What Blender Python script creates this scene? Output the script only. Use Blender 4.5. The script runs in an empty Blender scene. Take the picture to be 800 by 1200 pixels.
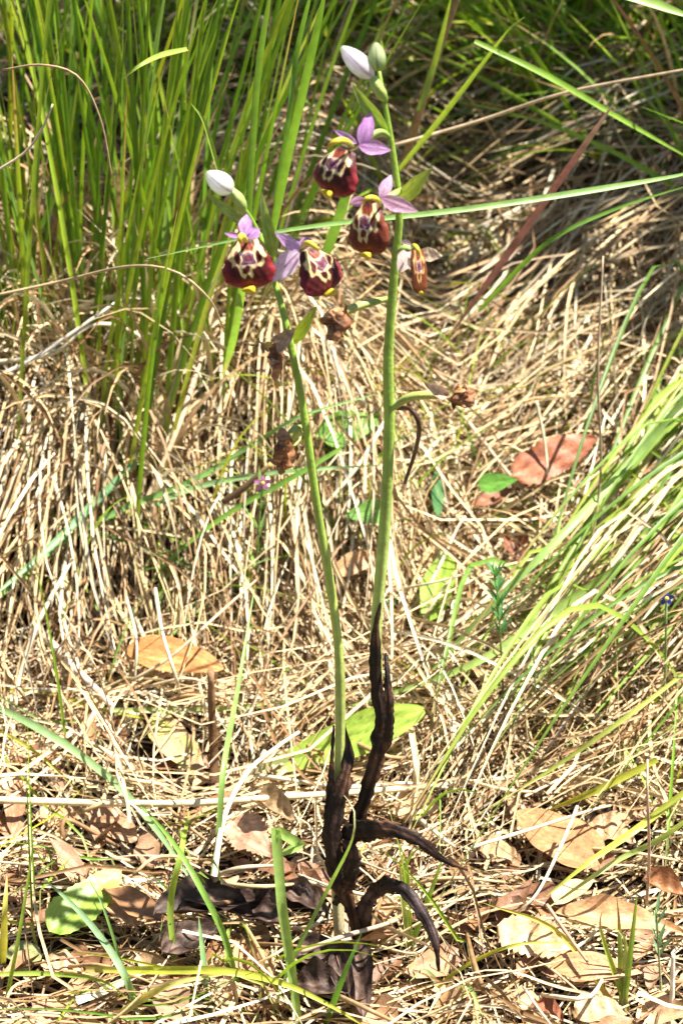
import bpy, math, random
import numpy as np
from mathutils import Vector, noise as mnoise

random.seed(7)
rng = np.random.default_rng(11)
scene = bpy.context.scene
col = scene.collection

# ------------------------------------------------------------------ camera
CAM = np.array([0.0, -0.80, 0.60])
PITCH = math.radians(28.0)
FWD = np.array([0.0, math.cos(PITCH), -math.sin(PITCH)])
UPV = np.array([0.0, math.sin(PITCH), math.cos(PITCH)])
TANV = 0.2
cam_d = bpy.data.cameras.new("camera")
cam = bpy.data.objects.new("camera", cam_d)
col.objects.link(cam)
cam.location = CAM
cam.rotation_euler = (math.pi / 2 - PITCH, 0, 0)
cam_d.sensor_fit = 'VERTICAL'
cam_d.angle_y = 2 * math.atan(TANV)
cam_d.clip_start = 0.02
cam_d.clip_end = 500
cam_d.dof.use_dof = True
cam_d.dof.focus_distance = 0.93
cam_d.dof.aperture_fstop = 14
scene.camera = cam

# ------------------------------------------------------------------ light
SUN = np.array([0.42, 0.0, 0.90]); SUN /= np.linalg.norm(SUN)
world = bpy.data.worlds.new("World")
scene.world = world
world.use_nodes = True
wn = world.node_tree.nodes
sky = wn.new('ShaderNodeTexSky')
sky.sky_type = 'NISHITA'
sky.sun_disc = False
sky.sun_elevation = math.asin(SUN[2])
sky.sun_rotation = math.atan2(SUN[0], SUN[1])
world.node_tree.links.new(sky.outputs[0], wn['Background'].inputs[0])
wn['Background'].inputs[1].default_value = 0.05
sun_d = bpy.data.lights.new("sun", 'SUN')
sun_d.energy = 5.0
sun_d.angle = math.radians(0.5)
sun_d.color = (1.0, 0.96, 0.90)
sun = bpy.data.objects.new("sun", sun_d)
col.objects.link(sun)
sun.rotation_euler = Vector(SUN).to_track_quat('Z', 'Y').to_euler()
sun.location = (1, 0, 3)
scene.view_settings.view_transform = 'Standard'
scene.view_settings.look = 'None'
scene.view_settings.gamma = 1.0
scene.view_settings.exposure = 1.5
scene.cycles.max_bounces = 6
scene.cycles.diffuse_bounces = 2
scene.cycles.transparent_max_bounces = 4

# ------------------------------------------------------------------ helpers
def sstep(a, b, x):
    t = np.clip((x - a) / (b - a), 0, 1)
    return t * t * (3 - 2 * t)

def terrain(x, y, fine=True):
    x = np.asarray(x, float); y = np.asarray(y, float)
    yy = y - 0.15
    z = 0.30 * np.where(yy > 0, yy * yy / (yy + 0.05), 0.0)
    z = np.minimum(z, 0.30 * 1.25 + 0.0 * z)
    m = sstep(0.15, 0.275, y + 0.018 * np.sin(x * 31 + 1)) * (1 - sstep(0.36, 0.7, y)) * (1 - sstep(-0.02, 0.06, x))
    z = z + 0.060 * m
    m2 = sstep(0.22, 0.36, y + 0.02 * np.sin(x * 23)) * (1 - sstep(0.4, 0.75, y)) * sstep(0.05, 0.14, x)
    z = z + 0.028 * m2
    if fine:
        f = np.exp(-(x * x + (y - .3) ** 2) / 1.5)
        z = z + f * (0.004 * np.sin(x * 47 + 2.1 * np.sin(y * 29)) + 0.003 * np.sin(y * 71 + x * 33) + 0.0022 * np.sin(x * 131 - y * 97))
    return z

def ray(px, py):
    return FWD + np.array([1.0, 0, 0]) * ((px - 400) / 400 * TANV * 2 / 3) + UPV * ((600 - py) / 600 * TANV)

def P(px, py, y):
    r = ray(px, py)
    return CAM + r * ((y - CAM[1]) / r[1])

def G(px, py, h=0.0):
    r = ray(px, py)
    lo, hi = 0.5, 3.0
    for t in np.arange(0.6, 3.0, 0.02):
        p = CAM + r * t
        if p[2] < terrain(p[0], p[1]) + h:
            hi = t; lo = t - 0.02; break
    for _ in range(18):
        t = (lo + hi) / 2
        p = CAM + r * t
        if p[2] < terrain(p[0], p[1]) + h: hi = t
        else: lo = t
    return CAM + r * lo

def mpp(p):
    return float(np.dot(np.asarray(p) - CAM, FWD)) * TANV / 600

def unit(v):
    v = np.asarray(v, float)
    n = np.linalg.norm(v, axis=-1, keepdims=True)
    return v / np.maximum(n, 1e-12)

def spline(pts, n):
    """Catmull-Rom through pts (centripetal-ish, arc length resampled)."""
    p = np.asarray(pts, float)
    if len(p) == 2:
        return p[0] + (p[1] - p[0]) * np.linspace(0, 1, n)[:, None]
    q = np.vstack([2 * p[0] - p[1], p, 2 * p[-1] - p[-2]])
    out = []
    for i in range(1, len(q) - 2):
        for t in np.linspace(0, 1, 14, endpoint=False):
            a, b, c, d = q[i - 1], q[i], q[i + 1], q[i + 2]
            out.append(.5 * (2 * b + (c - a) * t + (2 * a - 5 * b + 4 * c - d) * t * t + (3 * b - a - 3 * c + d) * t ** 3))
    out.append(q[-2])
    out = np.array(out)
    s = np.r_[0, np.cumsum(np.linalg.norm(np.diff(out, axis=0), axis=1))]
    return np.stack([np.interp(np.linspace(0, s[-1], n), s, out[:, k]) for k in range(3)], 1)

WPOS = {}

def empty(name, loc, parent=None):
    o = bpy.data.objects.new(name, None)
    o.empty_display_size = 0.01
    col.objects.link(o)
    loc = np.asarray(loc, float)
    WPOS[o.name] = loc
    if parent is not None:
        o.parent = parent
        o.location = loc - WPOS[parent.name]
    else:
        o.location = loc
    return o

def obj(name, verts, faces, mat, parent=None, cols=None, smooth=True, origin=None):
    v = np.asarray(verts, np.float32)
    f = np.asarray(faces, np.int32)
    if origin is None:
        origin = v.mean(0) if len(v) < 100000 else np.zeros(3)
    origin = np.asarray(origin, float)
    me = bpy.data.meshes.new(name)
    nv, nf, k = len(v), len(f), f.shape[1]
    me.vertices.add(nv)
    me.vertices.foreach_set('co', (v - origin).astype(np.float32).ravel())
    me.loops.add(nf * k)
    me.loops.foreach_set('vertex_index', f.ravel())
    me.polygons.add(nf)
    me.polygons.foreach_set('loop_start', np.arange(0, nf * k, k, dtype=np.int32))
    me.polygons.foreach_set('loop_total', np.full(nf, k, np.int32))
    if smooth:
        me.polygons.foreach_set('use_smooth', np.ones(nf, bool))
    if cols is not None:
        a = me.color_attributes.new('Col', 'FLOAT_COLOR', 'POINT')
        c = np.ones((nv, 4), np.float32)
        c[:, :3] = cols
        a.data.foreach_set('color', c.ravel())
    me.materials.append(mat)
    me.update(calc_edges=True)
    me.validate()
    o = bpy.data.objects.new(name, me)
    col.objects.link(o)
    WPOS[o.name] = origin
    if parent is not None:
        o.parent = parent
        o.location = origin - WPOS[parent.name]
    else:
        o.location = origin
    return o

def tag(o, label=None, cat=None, group=None, kind=None):
    if label: o['label'] = label
    if cat: o['category'] = cat
    if group: o['group'] = group
    if kind: o['kind'] = kind
    return o

# ---- many folded ribbons at once
def strands(Pt, W, C, fold=0.35, nrm=None, twist=None):
    """Pt (S,K,3) paths, W (S,K) widths, C (S,K,3) colours -> verts, quads, colours: a folded blade of three rows per strand."""
    S, K, _ = Pt.shape
    T = np.empty_like(Pt)
    T[:, 1:-1] = Pt[:, 2:] - Pt[:, :-2]; T[:, 0] = Pt[:, 1] - Pt[:, 0]; T[:, -1] = Pt[:, -1] - Pt[:, -2]
    T = unit(T)
    if nrm is None:
        nrm = np.array([0, -0.35, 0.94]) + rng.normal(0, .45, (S, 1, 3))
    N = np.broadcast_to(nrm, Pt.shape).astype(float)
    side = unit(np.cross(T, N))
    N = unit(np.cross(side, T))
    if twist is not None:
        a = twist[:, None, None] * np.linspace(0, 1, K)[None, :, None]
        side, N = side * np.cos(a) + N * np.sin(a), N * np.cos(a) - side * np.sin(a)
    w = W[:, :, None]
    V = np.stack([Pt - side * w * .5, Pt - N * w * fold, Pt + side * w * .5], 2)
    base = (np.arange(S) * K * 3)[:, None, None]
    k = (np.arange(K - 1) * 3)[None, :, None]
    off = np.array([0, 1])[None, None, :]
    a = base + k + off
    F = np.stack([a, a + 1, a + 4, a + 3], -1).reshape(-1, 4)
    return V.reshape(-1, 3), F, np.repeat(C[:, :, None, :], 3, 2).reshape(-1, 3)

def tube(path, r, n=10, cols=None, flat=None, groove=None, facing=None, cap=True):
    """tube along path (K,3); r scalar or (K,); flat (K,) squashes along the facing normal; groove(ang, s) scales the radius."""
    p = np.asarray(path, float); K = len(p)
    r = np.broadcast_to(np.asarray(r, float), (K,))
    T = np.gradient(p, axis=0); T = unit(T)
    ref = np.array([0.0, -0.9, 0.43]) if facing is None else np.asarray(facing, float)
    side = unit(np.cross(T, ref)); N = unit(np.cross(side, T))
    fl = np.ones(K) if flat is None else np.broadcast_to(flat, (K,))
    V = []
    for i in range(K):
        for j in range(n):
            a = 2 * math.pi * j / n
            g = 1.0 if groove is None else groove(a, i / (K - 1))
            V.append(p[i] + r[i] * g * (math.cos(a) * side[i] + fl[i] * math.sin(a) * N[i]))
    F = [[i * n + j, i * n + (j + 1) % n, (i + 1) * n + (j + 1) % n, (i + 1) * n + j] for i in range(K - 1) for j in range(n)]
    V.append(p[0]); V.append(p[-1])
    if cap:
        a, b = len(V) - 2, len(V) - 1
        for j in range(0, n, 2):
            F.append([j, a, (j + 2) % n, (j + 1) % n])
            q = (K - 1) * n
            F.append([q + j, q + (j + 1) % n, q + (j + 2) % n, b])
    V = np.array(V)
    if cols is not None:
        c = np.repeat(np.asarray(cols, float), n, 0)
        cols = np.vstack([c, np.asarray(cols)[0], np.asarray(cols)[-1]])
    return V, np.array(F), cols

def grad(n, *stops):
    s = np.array([a for a, _ in stops]); c = np.array([b for _, b in stops], float)
    t = np.linspace(0, 1, n)
    return np.stack([np.interp(t, s, c[:, k]) for k in range(3)], 1)

PROF = {
    'lance': lambda s: np.sin(np.pi * np.clip(s, 0, 1) ** .8) ** .85,
    'oval': lambda s: np.sin(np.pi * np.clip(s, 0, 1) ** .75) ** .6,
    'ovate': lambda s: np.sin(np.pi * np.clip(s, 0, 1) ** .6) ** .8,
    'obov': lambda s: np.sin(np.pi * np.clip(s, 0, 1) ** 1.35) ** .75,
    'spat': lambda s: .16 + .84 * np.sin(np.pi * np.clip(s, 0, 1) ** 1.9) ** .8 * (1 - .16 * s),
}

def leaf(base, tip, width, normal, prof='oval', fold=.15, curl=0., roll=0., wave=0., serr=0., color=(.3, .15, .07),
         color2=None, tipc=None, vein=.12, patch=.3, sag=0., side_bend=0., nL=26, nW=12, seed=0, nerves=7):
    """A leaf sheet from base to tip: fold = V at the midrib, curl = arch along it, roll = edges turned up, wave = ruffle."""
    base = np.asarray(base, float); tip = np.asarray(tip, float)
    L = np.linalg.norm(tip - base); X = (tip - base) / L
    Y = unit(np.cross(normal, X)); Z = np.cross(X, Y)
    s = np.linspace(0, 1, nL)[:, None]; u = np.linspace(-1, 1, nW * 2 + 1)[None, :]
    w = PROF[prof](s) * width * .5
    w = np.maximum(w, width * .02)
    if serr:
        w = w * (1 + serr * ((s * 13 + seed * .37) % 1 - .5) * (np.abs(u) > .7))
    ph = seed * 1.7
    au = np.abs(u)
    w = w * (1 + .05 * np.sin(s * 8 + ph + np.sign(u) * 1.3) + .03 * np.sin(s * 19 + ph * 2 + np.sign(u) * 2.1))
    x = s * L + 0 * u
    y = u * w + side_bend * L * (s * (1 - s)) * 4
    z = fold * au * w + roll * (u ** 2) * w + curl * L * 4 * s * (1 - s) + wave * width * np.sin(s * 9 + ph + 2 * np.sign(u)) * au ** 1.5 \
        + wave * .35 * width * np.sin(s * 23 + u * 3 + ph) - sag * L * s ** 2
    V = base + x[..., None] * X + y[..., None] * Y + z[..., None] * Z
    H, Wn = nL, nW * 2 + 1
    i = np.arange(H - 1)[:, None] * Wn + np.arange(Wn - 1)[None, :]
    F = np.stack([i, i + 1, i + Wn + 1, i + Wn], -1).reshape(-1, 4)
    c = np.array(color, float)[None, None, :] * np.ones((H, Wn, 1))
    n1 = np.sin(s * 7 + ph * 3 + 2 * np.sin(u * 4 + ph)) * np.sin(u * 5 + ph + s * 3) * .5 + .5
    if color2 is not None:
        k = np.clip((n1 - .45) * 3, 0, 1)[..., None]
        c = c * (1 - k) + np.array(color2) * k
    if tipc is not None:
        k = (np.clip((s - .6) / .4, 0, 1) + 0 * u)[..., None]
        c = c * (1 - k) + np.array(tipc) * k
    rib = np.exp(-(u / .07) ** 2) + .55 * np.exp(-((((s * nerves - au * 1.3) % 1) - .5) / .09) ** 2)
    c = c * (1 + vein * rib[..., None]) * (1 + patch * (n1[..., None] - .5))
    c = c * (1 + .12 * rng.normal(0, 1, (H, Wn, 1))) * (1 - .5 * (rng.random((H, Wn, 1)) < .025))
    return V.reshape(-1, 3), F, np.clip(c, 0.002, .95).reshape(-1, 3)

# ------------------------------------------------------------------ materials
def mat(name, rough=.55, trans=0., spec=.3, nscale=300., namp=.25, bump=0., bscale=600., sheen=0., coat=0., base=None, tint=(1, 1, 1)):
    m = bpy.data.materials.new(name)
    m.use_nodes = True
    nt = m.node_tree; N = nt.nodes; L = nt.links
    N.clear()
    out = N.new('ShaderNodeOutputMaterial')
    bs = N.new('ShaderNodeBsdfPrincipled')
    bs.inputs['Roughness'].default_value = rough
    bs.inputs['Specular IOR Level'].default_value = spec
    if sheen:
        bs.inputs['Sheen Weight'].default_value = sheen
        bs.inputs['Sheen Roughness'].default_value = .4
    if coat:
        bs.inputs['Coat Weight'].default_value = coat
        bs.inputs['Coat Roughness'].default_value = .3
    if base is None:
        at = N.new('ShaderNodeAttribute'); at.attribute_name = 'Col'
        csrc = at.outputs['Color']
    else:
        rgb = N.new('ShaderNodeRGB'); rgb.outputs[0].default_value = (*base, 1)
        csrc = rgb.outputs[0]
    geo = N.new('ShaderNodeNewGeometry')
    nz = N.new('ShaderNodeTexNoise')
    nz.inputs['Scale'].default_value = nscale
    nz.inputs['Detail'].default_value = 3
    L.new(geo.outputs['Position'], nz.inputs['Vector'])
    mr = N.new('ShaderNodeMapRange')
    mr.inputs['From Min'].default_value = .25; mr.inputs['From Max'].default_value = .75
    mr.inputs['To Min'].default_value = 1 - namp; mr.inputs['To Max'].default_value = 1 + namp
    L.new(nz.outputs['Fac'], mr.inputs['Value'])
    mul = N.new('ShaderNodeVectorMath'); mul.operation = 'SCALE'
    L.new(csrc, mul.inputs[0]); L.new(mr.outputs[0], mul.inputs['Scale'])
    L.new(mul.outputs[0], bs.inputs['Base Color'])
    if bump:
        nb = N.new('ShaderNodeTexNoise'); nb.inputs['Scale'].default_value = bscale; nb.inputs['Detail'].default_value = 4
        L.new(geo.outputs['Position'], nb.inputs['Vector'])
        bp = N.new('ShaderNodeBump'); bp.inputs['Strength'].default_value = bump; bp.inputs['Distance'].default_value = .0008
        L.new(nb.outputs['Fac'], bp.inputs['Height'])
        L.new(bp.outputs[0], bs.inputs['Normal'])
    if trans:
        tr = N.new('ShaderNodeBsdfTranslucent')
        tm = N.new('ShaderNodeVectorMath'); tm.operation = 'MULTIPLY'
        tm.inputs[1].default_value = tint
        L.new(mul.outputs[0], tm.inputs[0]); L.new(tm.outputs[0], tr.inputs['Color'])
        mx = N.new('ShaderNodeMixShader'); mx.inputs[0].default_value = trans
        L.new(bs.outputs[0], mx.inputs[1]); L.new(tr.outputs[0], mx.inputs[2])
        L.new(mx.outputs[0], out.inputs[0])
    else:
        L.new(bs.outputs[0], out.inputs[0])
    return m

M_GRASS = mat('grass_blade', rough=.42, trans=.35, spec=.4, nscale=220, namp=.18, tint=(1.3, 1.25, .5))
M_STRAW = mat('dry_straw', rough=.5, trans=.14, spec=.35, nscale=260, namp=.3)
M_FALLEN = mat('fallen_leaf', rough=.5, trans=.10, spec=.35, nscale=420, namp=.22, bump=.35, bscale=900)
M_GREENLEAF = mat('green_leaf', rough=.4, trans=.3, spec=.4, nscale=300, namp=.15, bump=.2, bscale=700, tint=(1.3, 1.2, .5))
M_PETAL = mat('petal', rough=.5, trans=.5, spec=.25, nscale=500, namp=.1)
M_LIP = mat('velvet_lip', rough=.5, spec=.3, nscale=900, namp=.14, bump=.2, bscale=2500, sheen=.12)
M_YELLOW = mat('waxy_yellow', rough=.4, trans=.2, spec=.4, nscale=600, namp=.12)
M_STEM = mat('stem_green', rough=.42, trans=.12, spec=.4, nscale=240, namp=.17, bump=.3, bscale=700)
M_DARK = mat('withered_dark', rough=.58, spec=.28, nscale=240, namp=.5, bump=.8, bscale=420)
M_CRUMP = mat('withered_brown', rough=.55, trans=.1, spec=.35, nscale=500, namp=.4, bump=.6, bscale=800)
M_BARK = mat('bark', rough=.8, spec=.2, nscale=140, namp=.45, bump=.8, bscale=300)

def soil_material():
    m = bpy.data.materials.new('soil'); m.use_nodes = True
    nt = m.node_tree; N = nt.nodes; L = nt.links
    bs = N['Principled BSDF']; bs.inputs['Roughness'].default_value = .9; bs.inputs['Specular IOR Level'].default_value = .15
    geo = N.new('ShaderNodeNewGeometry')
    n1 = N.new('ShaderNodeTexNoise'); n1.inputs['Scale'].default_value = 60; n1.inputs['Detail'].default_value = 8; n1.inputs['Roughness'].default_value = .7
    n2 = N.new('ShaderNodeTexVoronoi'); n2.inputs['Scale'].default_value = 260
    L.new(geo.outputs['Position'], n1.inputs['Vector']); L.new(geo.outputs['Position'], n2.inputs['Vector'])
    cr = N.new('ShaderNodeValToRGB')
    e = cr.color_ramp.elements
    e[0].position = .3; e[0].color = (.010, .007, .005, 1)
    e[1].position = .72; e[1].color = (.10, .06, .035, 1)
    k = e.new(.52); k.color = (.032, .02, .013, 1)
    L.new(n1.outputs['Fac'], cr.inputs[0])
    L.new(cr.outputs[0], bs.inputs['Base Color'])
    ad = N.new('ShaderNodeMath'); ad.operation = 'ADD'
    L.new(n1.outputs['Fac'], ad.inputs[0]); L.new(n2.outputs['Distance'], ad.inputs[1])
    bp = N.new('ShaderNodeBump'); bp.inputs['Strength'].default_value = .8; bp.inputs['Distance'].default_value = .004
    L.new(ad.outputs[0], bp.inputs['Height']); L.new(bp.outputs[0], bs.inputs['Normal'])
    return m

# ------------------------------------------------------------------ ground
def axis_samples(lo, hi, step, far):
    core = np.arange(lo, hi + 1e-6, step)
    ext = np.geomspace(step, far, 26)
    return np.r_[(lo - ext)[::-1], core, hi + ext]
gx = axis_samples(-.55, .55, .006, 40)
gy = axis_samples(-.4, 1.2, .006, 40)
XX, YY = np.meshgrid(gx, gy)
ZZ = terrain(XX, YY)
i = np.arange(len(gy) - 1)[:, None] * len(gx) + np.arange(len(gx) - 1)[None, :]
F = np.stack([i, i + 1, i + len(gx) + 1, i + len(gx)], -1).reshape(-1, 4)
ground = obj('ground', np.stack([XX, YY, ZZ], -1).reshape(-1, 3), F, soil_material(), origin=(0, 0, 0))
tag(ground, 'dark soil bank under the dry grass litter', kind='structure')

# colours (linear)
STRAW = np.array([[.74, .58, .33], [.63, .46, .23], [.45, .285, .135], [.80, .69, .46], [.27, .15, .065], [.54, .44, .29], [.68, .49, .25]])
STRAW_W = np.array([.20, .19, .20, .12, .15, .06, .08])
GREEN = np.array([[.21, .34, .025], [.14, .27, .02], [.28, .39, .03], [.10, .21, .02], [.20, .32, .06], [.36, .41, .04]])

# ------------------------------------------------------------------ fallen leaves (placed first, so that the litter keeps most of them clear)
CLEAR = []      # (x, y, rx, z) discs kept mostly free of litter

def ground_normal(p):
    e = .01
    return unit(np.array([terrain(p[0] - e, p[1], False) - terrain(p[0] + e, p[1], False),
                          terrain(p[0], p[1] - e, False) - terrain(p[0], p[1] + e, False), 2 * e]))

def add_leaf(name, label, cat, b, t, wpx, mat_, h=.013, hb=None, tilt=(0, 0, 0), clear=True, group=None, parent=None, stalk=0, **kw):
    pb = G(b[0], b[1], h if hb is None else hb); pt = G(t[0], t[1], h)
    mid = (pb + pt) / 2
    n = unit(ground_normal(mid) + np.array([0, -.25, 0]) + np.array(tilt))
    w = wpx * mpp(mid)
    V, F, C = leaf(pb, pt, w, n, **kw)
    if mat_ is M_FALLEN: C = np.clip(C * np.array([1.06, 1.02, .78]), 0, .9)
    o = obj(name, V, F, mat_, parent, C)
    if parent is None:
        tag(o, label, cat, group)
    if stalk:
        d = unit(pb - pt)
        pth = spline([pb + .001 * n, pb + d * stalk * .5 + n * .001, pb + d * stalk + n * -.002], 6)
        v, f, c = tube(pth, np.linspace(.0006, .0009, 6), 6, grad(6, (0, kw.get('color', (.3, .15, .07))), (1, (.2, .1, .05))))
        obj('stalk', v, f, mat_, o, c)
    if clear:
        X = pt - pb
        for s in np.linspace(.12, .88, 5):
            q = pb + X * s
            CLEAR.append((q[0], q[1], w * .52, q[2]))
    return o

FL = 'fallen_leaf'
G_FL = 'brown fallen leaves in the litter'
add_leaf(FL, 'reddish brown leaf with wavy edge propped in dry grass at right', 'leaf', (600, 558), (697, 512), 48, M_FALLEN, h=.045, tilt=(-.1, -.4, 0),
         prof='oval', color=(.32, .11, .07), color2=(.38, .15, .10), serr=.25, wave=.05, fold=.1, vein=.25, seed=1, stalk=.006, group=G_FL)
add_leaf(FL, 'small reddish leaf piece beside the little green leaf', 'leaf', (553, 592), (606, 572), 17, M_FALLEN, h=.034, prof='lance', color=(.25, .10, .06), wave=.06, seed=2, group=G_FL)
add_leaf(FL, 'orange brown oval leaf under straws left of the stick', 'leaf', (150, 758), (262, 784), 46, M_FALLEN, h=.03, tilt=(0, -.35, 0),
         prof='oval', color=(.47, .21, .09), color2=(.54, .27, .13), fold=.08, curl=.03, vein=.15, seed=3, group=G_FL)
add_leaf(FL, 'flat pinkish tan leaf with small hole in bottom right litter', 'leaf', (704, 1012), (606, 950), 62, M_FALLEN, h=.016, tilt=(0, -.3, 0),
         prof='oval', color=(.46, .23, .13), color2=(.50, .27, .16), fold=.05, curl=.02, vein=.1, seed=4, group=G_FL)
add_leaf(FL, 'beige leaf lying between the two green orchid stems', 'leaf', (388, 672), (446, 648), 26, M_FALLEN, h=.03, prof='lance', color=(.48, .29, .18), fold=.25, curl=.05, seed=5, group=G_FL)
add_leaf(FL, 'greyish pink leaf with toothed edge beside the bent blade', 'leaf', (272, 962), (322, 1004), 46, M_FALLEN, h=.018, tilt=(-.2, -.3, 0),
         prof='ovate', color=(.42, .24, .19), color2=(.50, .32, .26), serr=.35, wave=.05, seed=6, group=G_FL)
add_leaf(FL, 'grey brown curled leaf below the long pale straw', 'leaf', (302, 938), (346, 962), 36, M_FALLEN, h=.022, prof='ovate', color=(.24, .16, .10), color2=(.32, .23, .16), roll=1.0, wave=.1, seed=7, group=G_FL)
add_leaf(FL, 'pale scalloped leaf bleached almost white in bottom right litter', 'leaf', (582, 1085), (672, 1112), 54, M_FALLEN, h=.018, tilt=(-.1, -.35, 0),
         prof='oval', color=(.66, .46, .32), color2=(.58, .38, .25), serr=.4, wave=.07, fold=.1, seed=8, group=G_FL)
add_leaf(FL, 'long tan leaf with raised curled lower edge in bottom right litter', 'leaf', (648, 1070), (800, 1092), 40, M_FALLEN, h=.02, tilt=(0, -.1, 0),
         prof='lance', color=(.52, .31, .19), roll=.5, wave=.08, curl=.04, seed=9, group=G_FL)
add_leaf(FL, 'pointed orange brown leaf arched over its shadow near the corner sprout', 'leaf', (640, 1132), (752, 1140), 36, M_FALLEN, h=.017, tilt=(0, -.3, 0),
         prof='lance', color=(.48, .25, .14), color2=(.52, .30, .17), curl=.07, fold=.1, seed=10, group=G_FL)
add_leaf(FL, 'pale tan leaf at the foot of the corner sprout', 'leaf', (672, 1180), (735, 1188), 44, M_FALLEN, h=.014, prof='ovate', color=(.55, .38, .25), wave=.09, seed=11, group=G_FL)
add_leaf(FL, 'curled dark brown leaf at the right edge above the seedling', 'leaf', (752, 1030), (806, 1052), 34, M_FALLEN, h=.016, prof='ovate', color=(.28, .13, .07), roll=.9, wave=.08, seed=12, group=G_FL)
add_leaf(FL, 'crumpled tan leaf right of the flat holed leaf', 'leaf', (690, 962), (742, 985), 40, M_FALLEN, h=.012, prof='oval', color=(.42, .27, .18), wave=.12, seed=13, group=G_FL)
add_leaf(FL, 'pinkish brown leaf half buried under straws at left', 'leaf', (108, 948), (160, 985), 40, M_FALLEN, h=.012, prof='oval', color=(.42, .24, .17), wave=.06, seed=14, group=G_FL)
add_leaf(FL, 'narrow brown leaf upright at the left edge below the long straw', 'leaf', (22, 915), (14, 978), 26, M_FALLEN, h=.012, prof='lance', color=(.34, .18, .12), wave=.05, seed=15, group=G_FL)
add_leaf(FL, 'tan leaf scrap below the yellow green leaf', 'leaf', (50, 1125), (98, 1140), 36, M_FALLEN, h=.012, prof='oval', color=(.50, .33, .23), wave=.1, seed=16, group=G_FL)
add_leaf(FL, 'crumpled dark red brown leaf near the fuzzy seedling', 'leaf', (600, 628), (612, 672), 30, M_FALLEN, h=.03, prof='ovate', color=(.20, .085, .055), wave=.16, roll=.6, seed=17, group=G_FL)
add_leaf(FL, 'tan leaf right of the yellow green leaf', 'leaf', (122, 1040), (160, 1085), 34, M_FALLEN, h=.012, prof='lance', color=(.48, .28, .18), wave=.06, seed=18, group=G_FL)
add_leaf(FL, 'pale folded leaf below the flat holed leaf', 'leaf', (650, 1058), (695, 1030), 30, M_FALLEN, h=.014, prof='ovate', color=(.60, .42, .29), fold=.4, wave=.06, seed=19, group=G_FL)
add_leaf(FL, 'brown leaf flat on soil by the dark withered leaves', 'leaf', (352, 1010), (392, 1050), 26, M_FALLEN, h=.008, prof='oval', color=(.26, .14, .10), wave=.06, seed=20, group=G_FL)
add_leaf(FL, 'tan leaf scrap right of the drooping withered orchid leaf', 'leaf', (560, 985), (605, 1005), 30, M_FALLEN, h=.012, prof='oval', color=(.47, .31, .20), wave=.1, seed=21, group=G_FL)
add_leaf(FL, 'dull pink leaf patched with green beside the stick', 'leaf', (178, 838), (236, 908), 44, M_FALLEN, h=.011, prof='oval', color=(.46, .30, .20), color2=(.42, .42, .16), wave=.05, seed=22, group=G_FL)
add_leaf(FL, 'brown leaf deep in the shaded grass at the top right', 'leaf', (560, 28), (630, 6), 30, M_FALLEN, h=.03, prof='oval', color=(.30, .16, .10), wave=.05, seed=23, group=G_FL)
add_leaf(FL, 'dark leaf crumpled near the bottom edge at centre right', 'leaf', (628, 1172), (660, 1196), 22, M_FALLEN, h=.014, prof='oval', color=(.26, .10, .06), wave=.14, roll=.5, seed=24, group=G_FL)

for (mx_, my_, mr_) in [(225, 1066, 34), (268, 1062, 30), (222, 1106, 28), (372, 1126, 26), (420, 1150, 22), (376, 1156, 26), (345, 1070, 26), (310, 1066, 22), (398, 1092, 18)]:
    q = G(mx_, my_, .016); CLEAR.append((q[0], q[1], mr_ * .75 * mpp(q), q[2]))

for (mx_, my_, mr_) in [(350, 868, 14), (380, 856, 20), (415, 846, 24), (455, 838, 22), (485, 832, 16)]:
    q = G(mx_, my_, .02); CLEAR.append((q[0], q[1], mr_ * mpp(q), q[2]))

# small live green leaves in the ground layer
GL = 'green_leaf'
add_leaf(GL, 'bright green pointed leaf standing right of the dark orchid stem', 'leaf', (503, 728), (524, 644), 38, M_GREENLEAF, h=.034, tilt=(-.4, -.8, 0), prof='oval', color=(.24, .37, .05), color2=(.28, .42, .06), fold=.25, vein=.15, wave=.04, seed=31)
add_leaf(GL, 'green leaf with toothed edge touching the taller stem', 'leaf', (455, 597), (404, 604), 30, M_GREENLEAF, h=.045, tilt=(0, -.6, 0), prof='ovate', color=(.18, .36, .08), serr=.25, vein=.3, seed=32)
add_leaf(GL, 'little green leaf above the small reddish leaf piece', 'leaf', (560, 568), (606, 562), 24, M_GREENLEAF, h=.05, tilt=(0, -.6, 0), prof='ovate', color=(.14, .33, .05), vein=.25, seed=33)
add_leaf(GL, 'narrow dark green leaf upright behind the taller stem', 'leaf', (512, 605), (511, 548), 16, M_GREENLEAF, h=.035, tilt=(0, -1, 0), prof='lance', color=(.07, .19, .06), seed=34)
add_leaf(GL, 'broad green leaf lying behind the taller stem at mid height', 'leaf', (372, 512), (446, 488), 42, M_GREENLEAF, h=.040, tilt=(0, -.3, 0), prof='ovate', color=(.17, .33, .06), vein=.3, wave=.08, serr=.2, fold=.2, clear=False, seed=35)
add_leaf(GL, 'yellow green leaf with blotched tip lying in bottom left litter', 'leaf', (58, 1092), (142, 1020), 52, M_GREENLEAF, h=.018, tilt=(0, -.4, 0), prof='oval', color=(.30, .46, .06), tipc=(.50, .40, .14), serr=.15, wave=.03, vein=.12, seed=36)
add_leaf(GL, 'pale yellow green leaf half hidden at the bottom left edge', 'leaf', (12, 1110), (48, 1125), 34, M_GREENLEAF, h=.012, prof='oval', color=(.40, .42, .18), seed=37)
add_leaf(GL, 'dim yellow green leaf deep in the shaded top right grass', 'leaf', (538, 118), (566, 134), 18, M_GREENLEAF, h=.05, prof='oval', color=(.26, .32, .07), seed=38)

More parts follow.
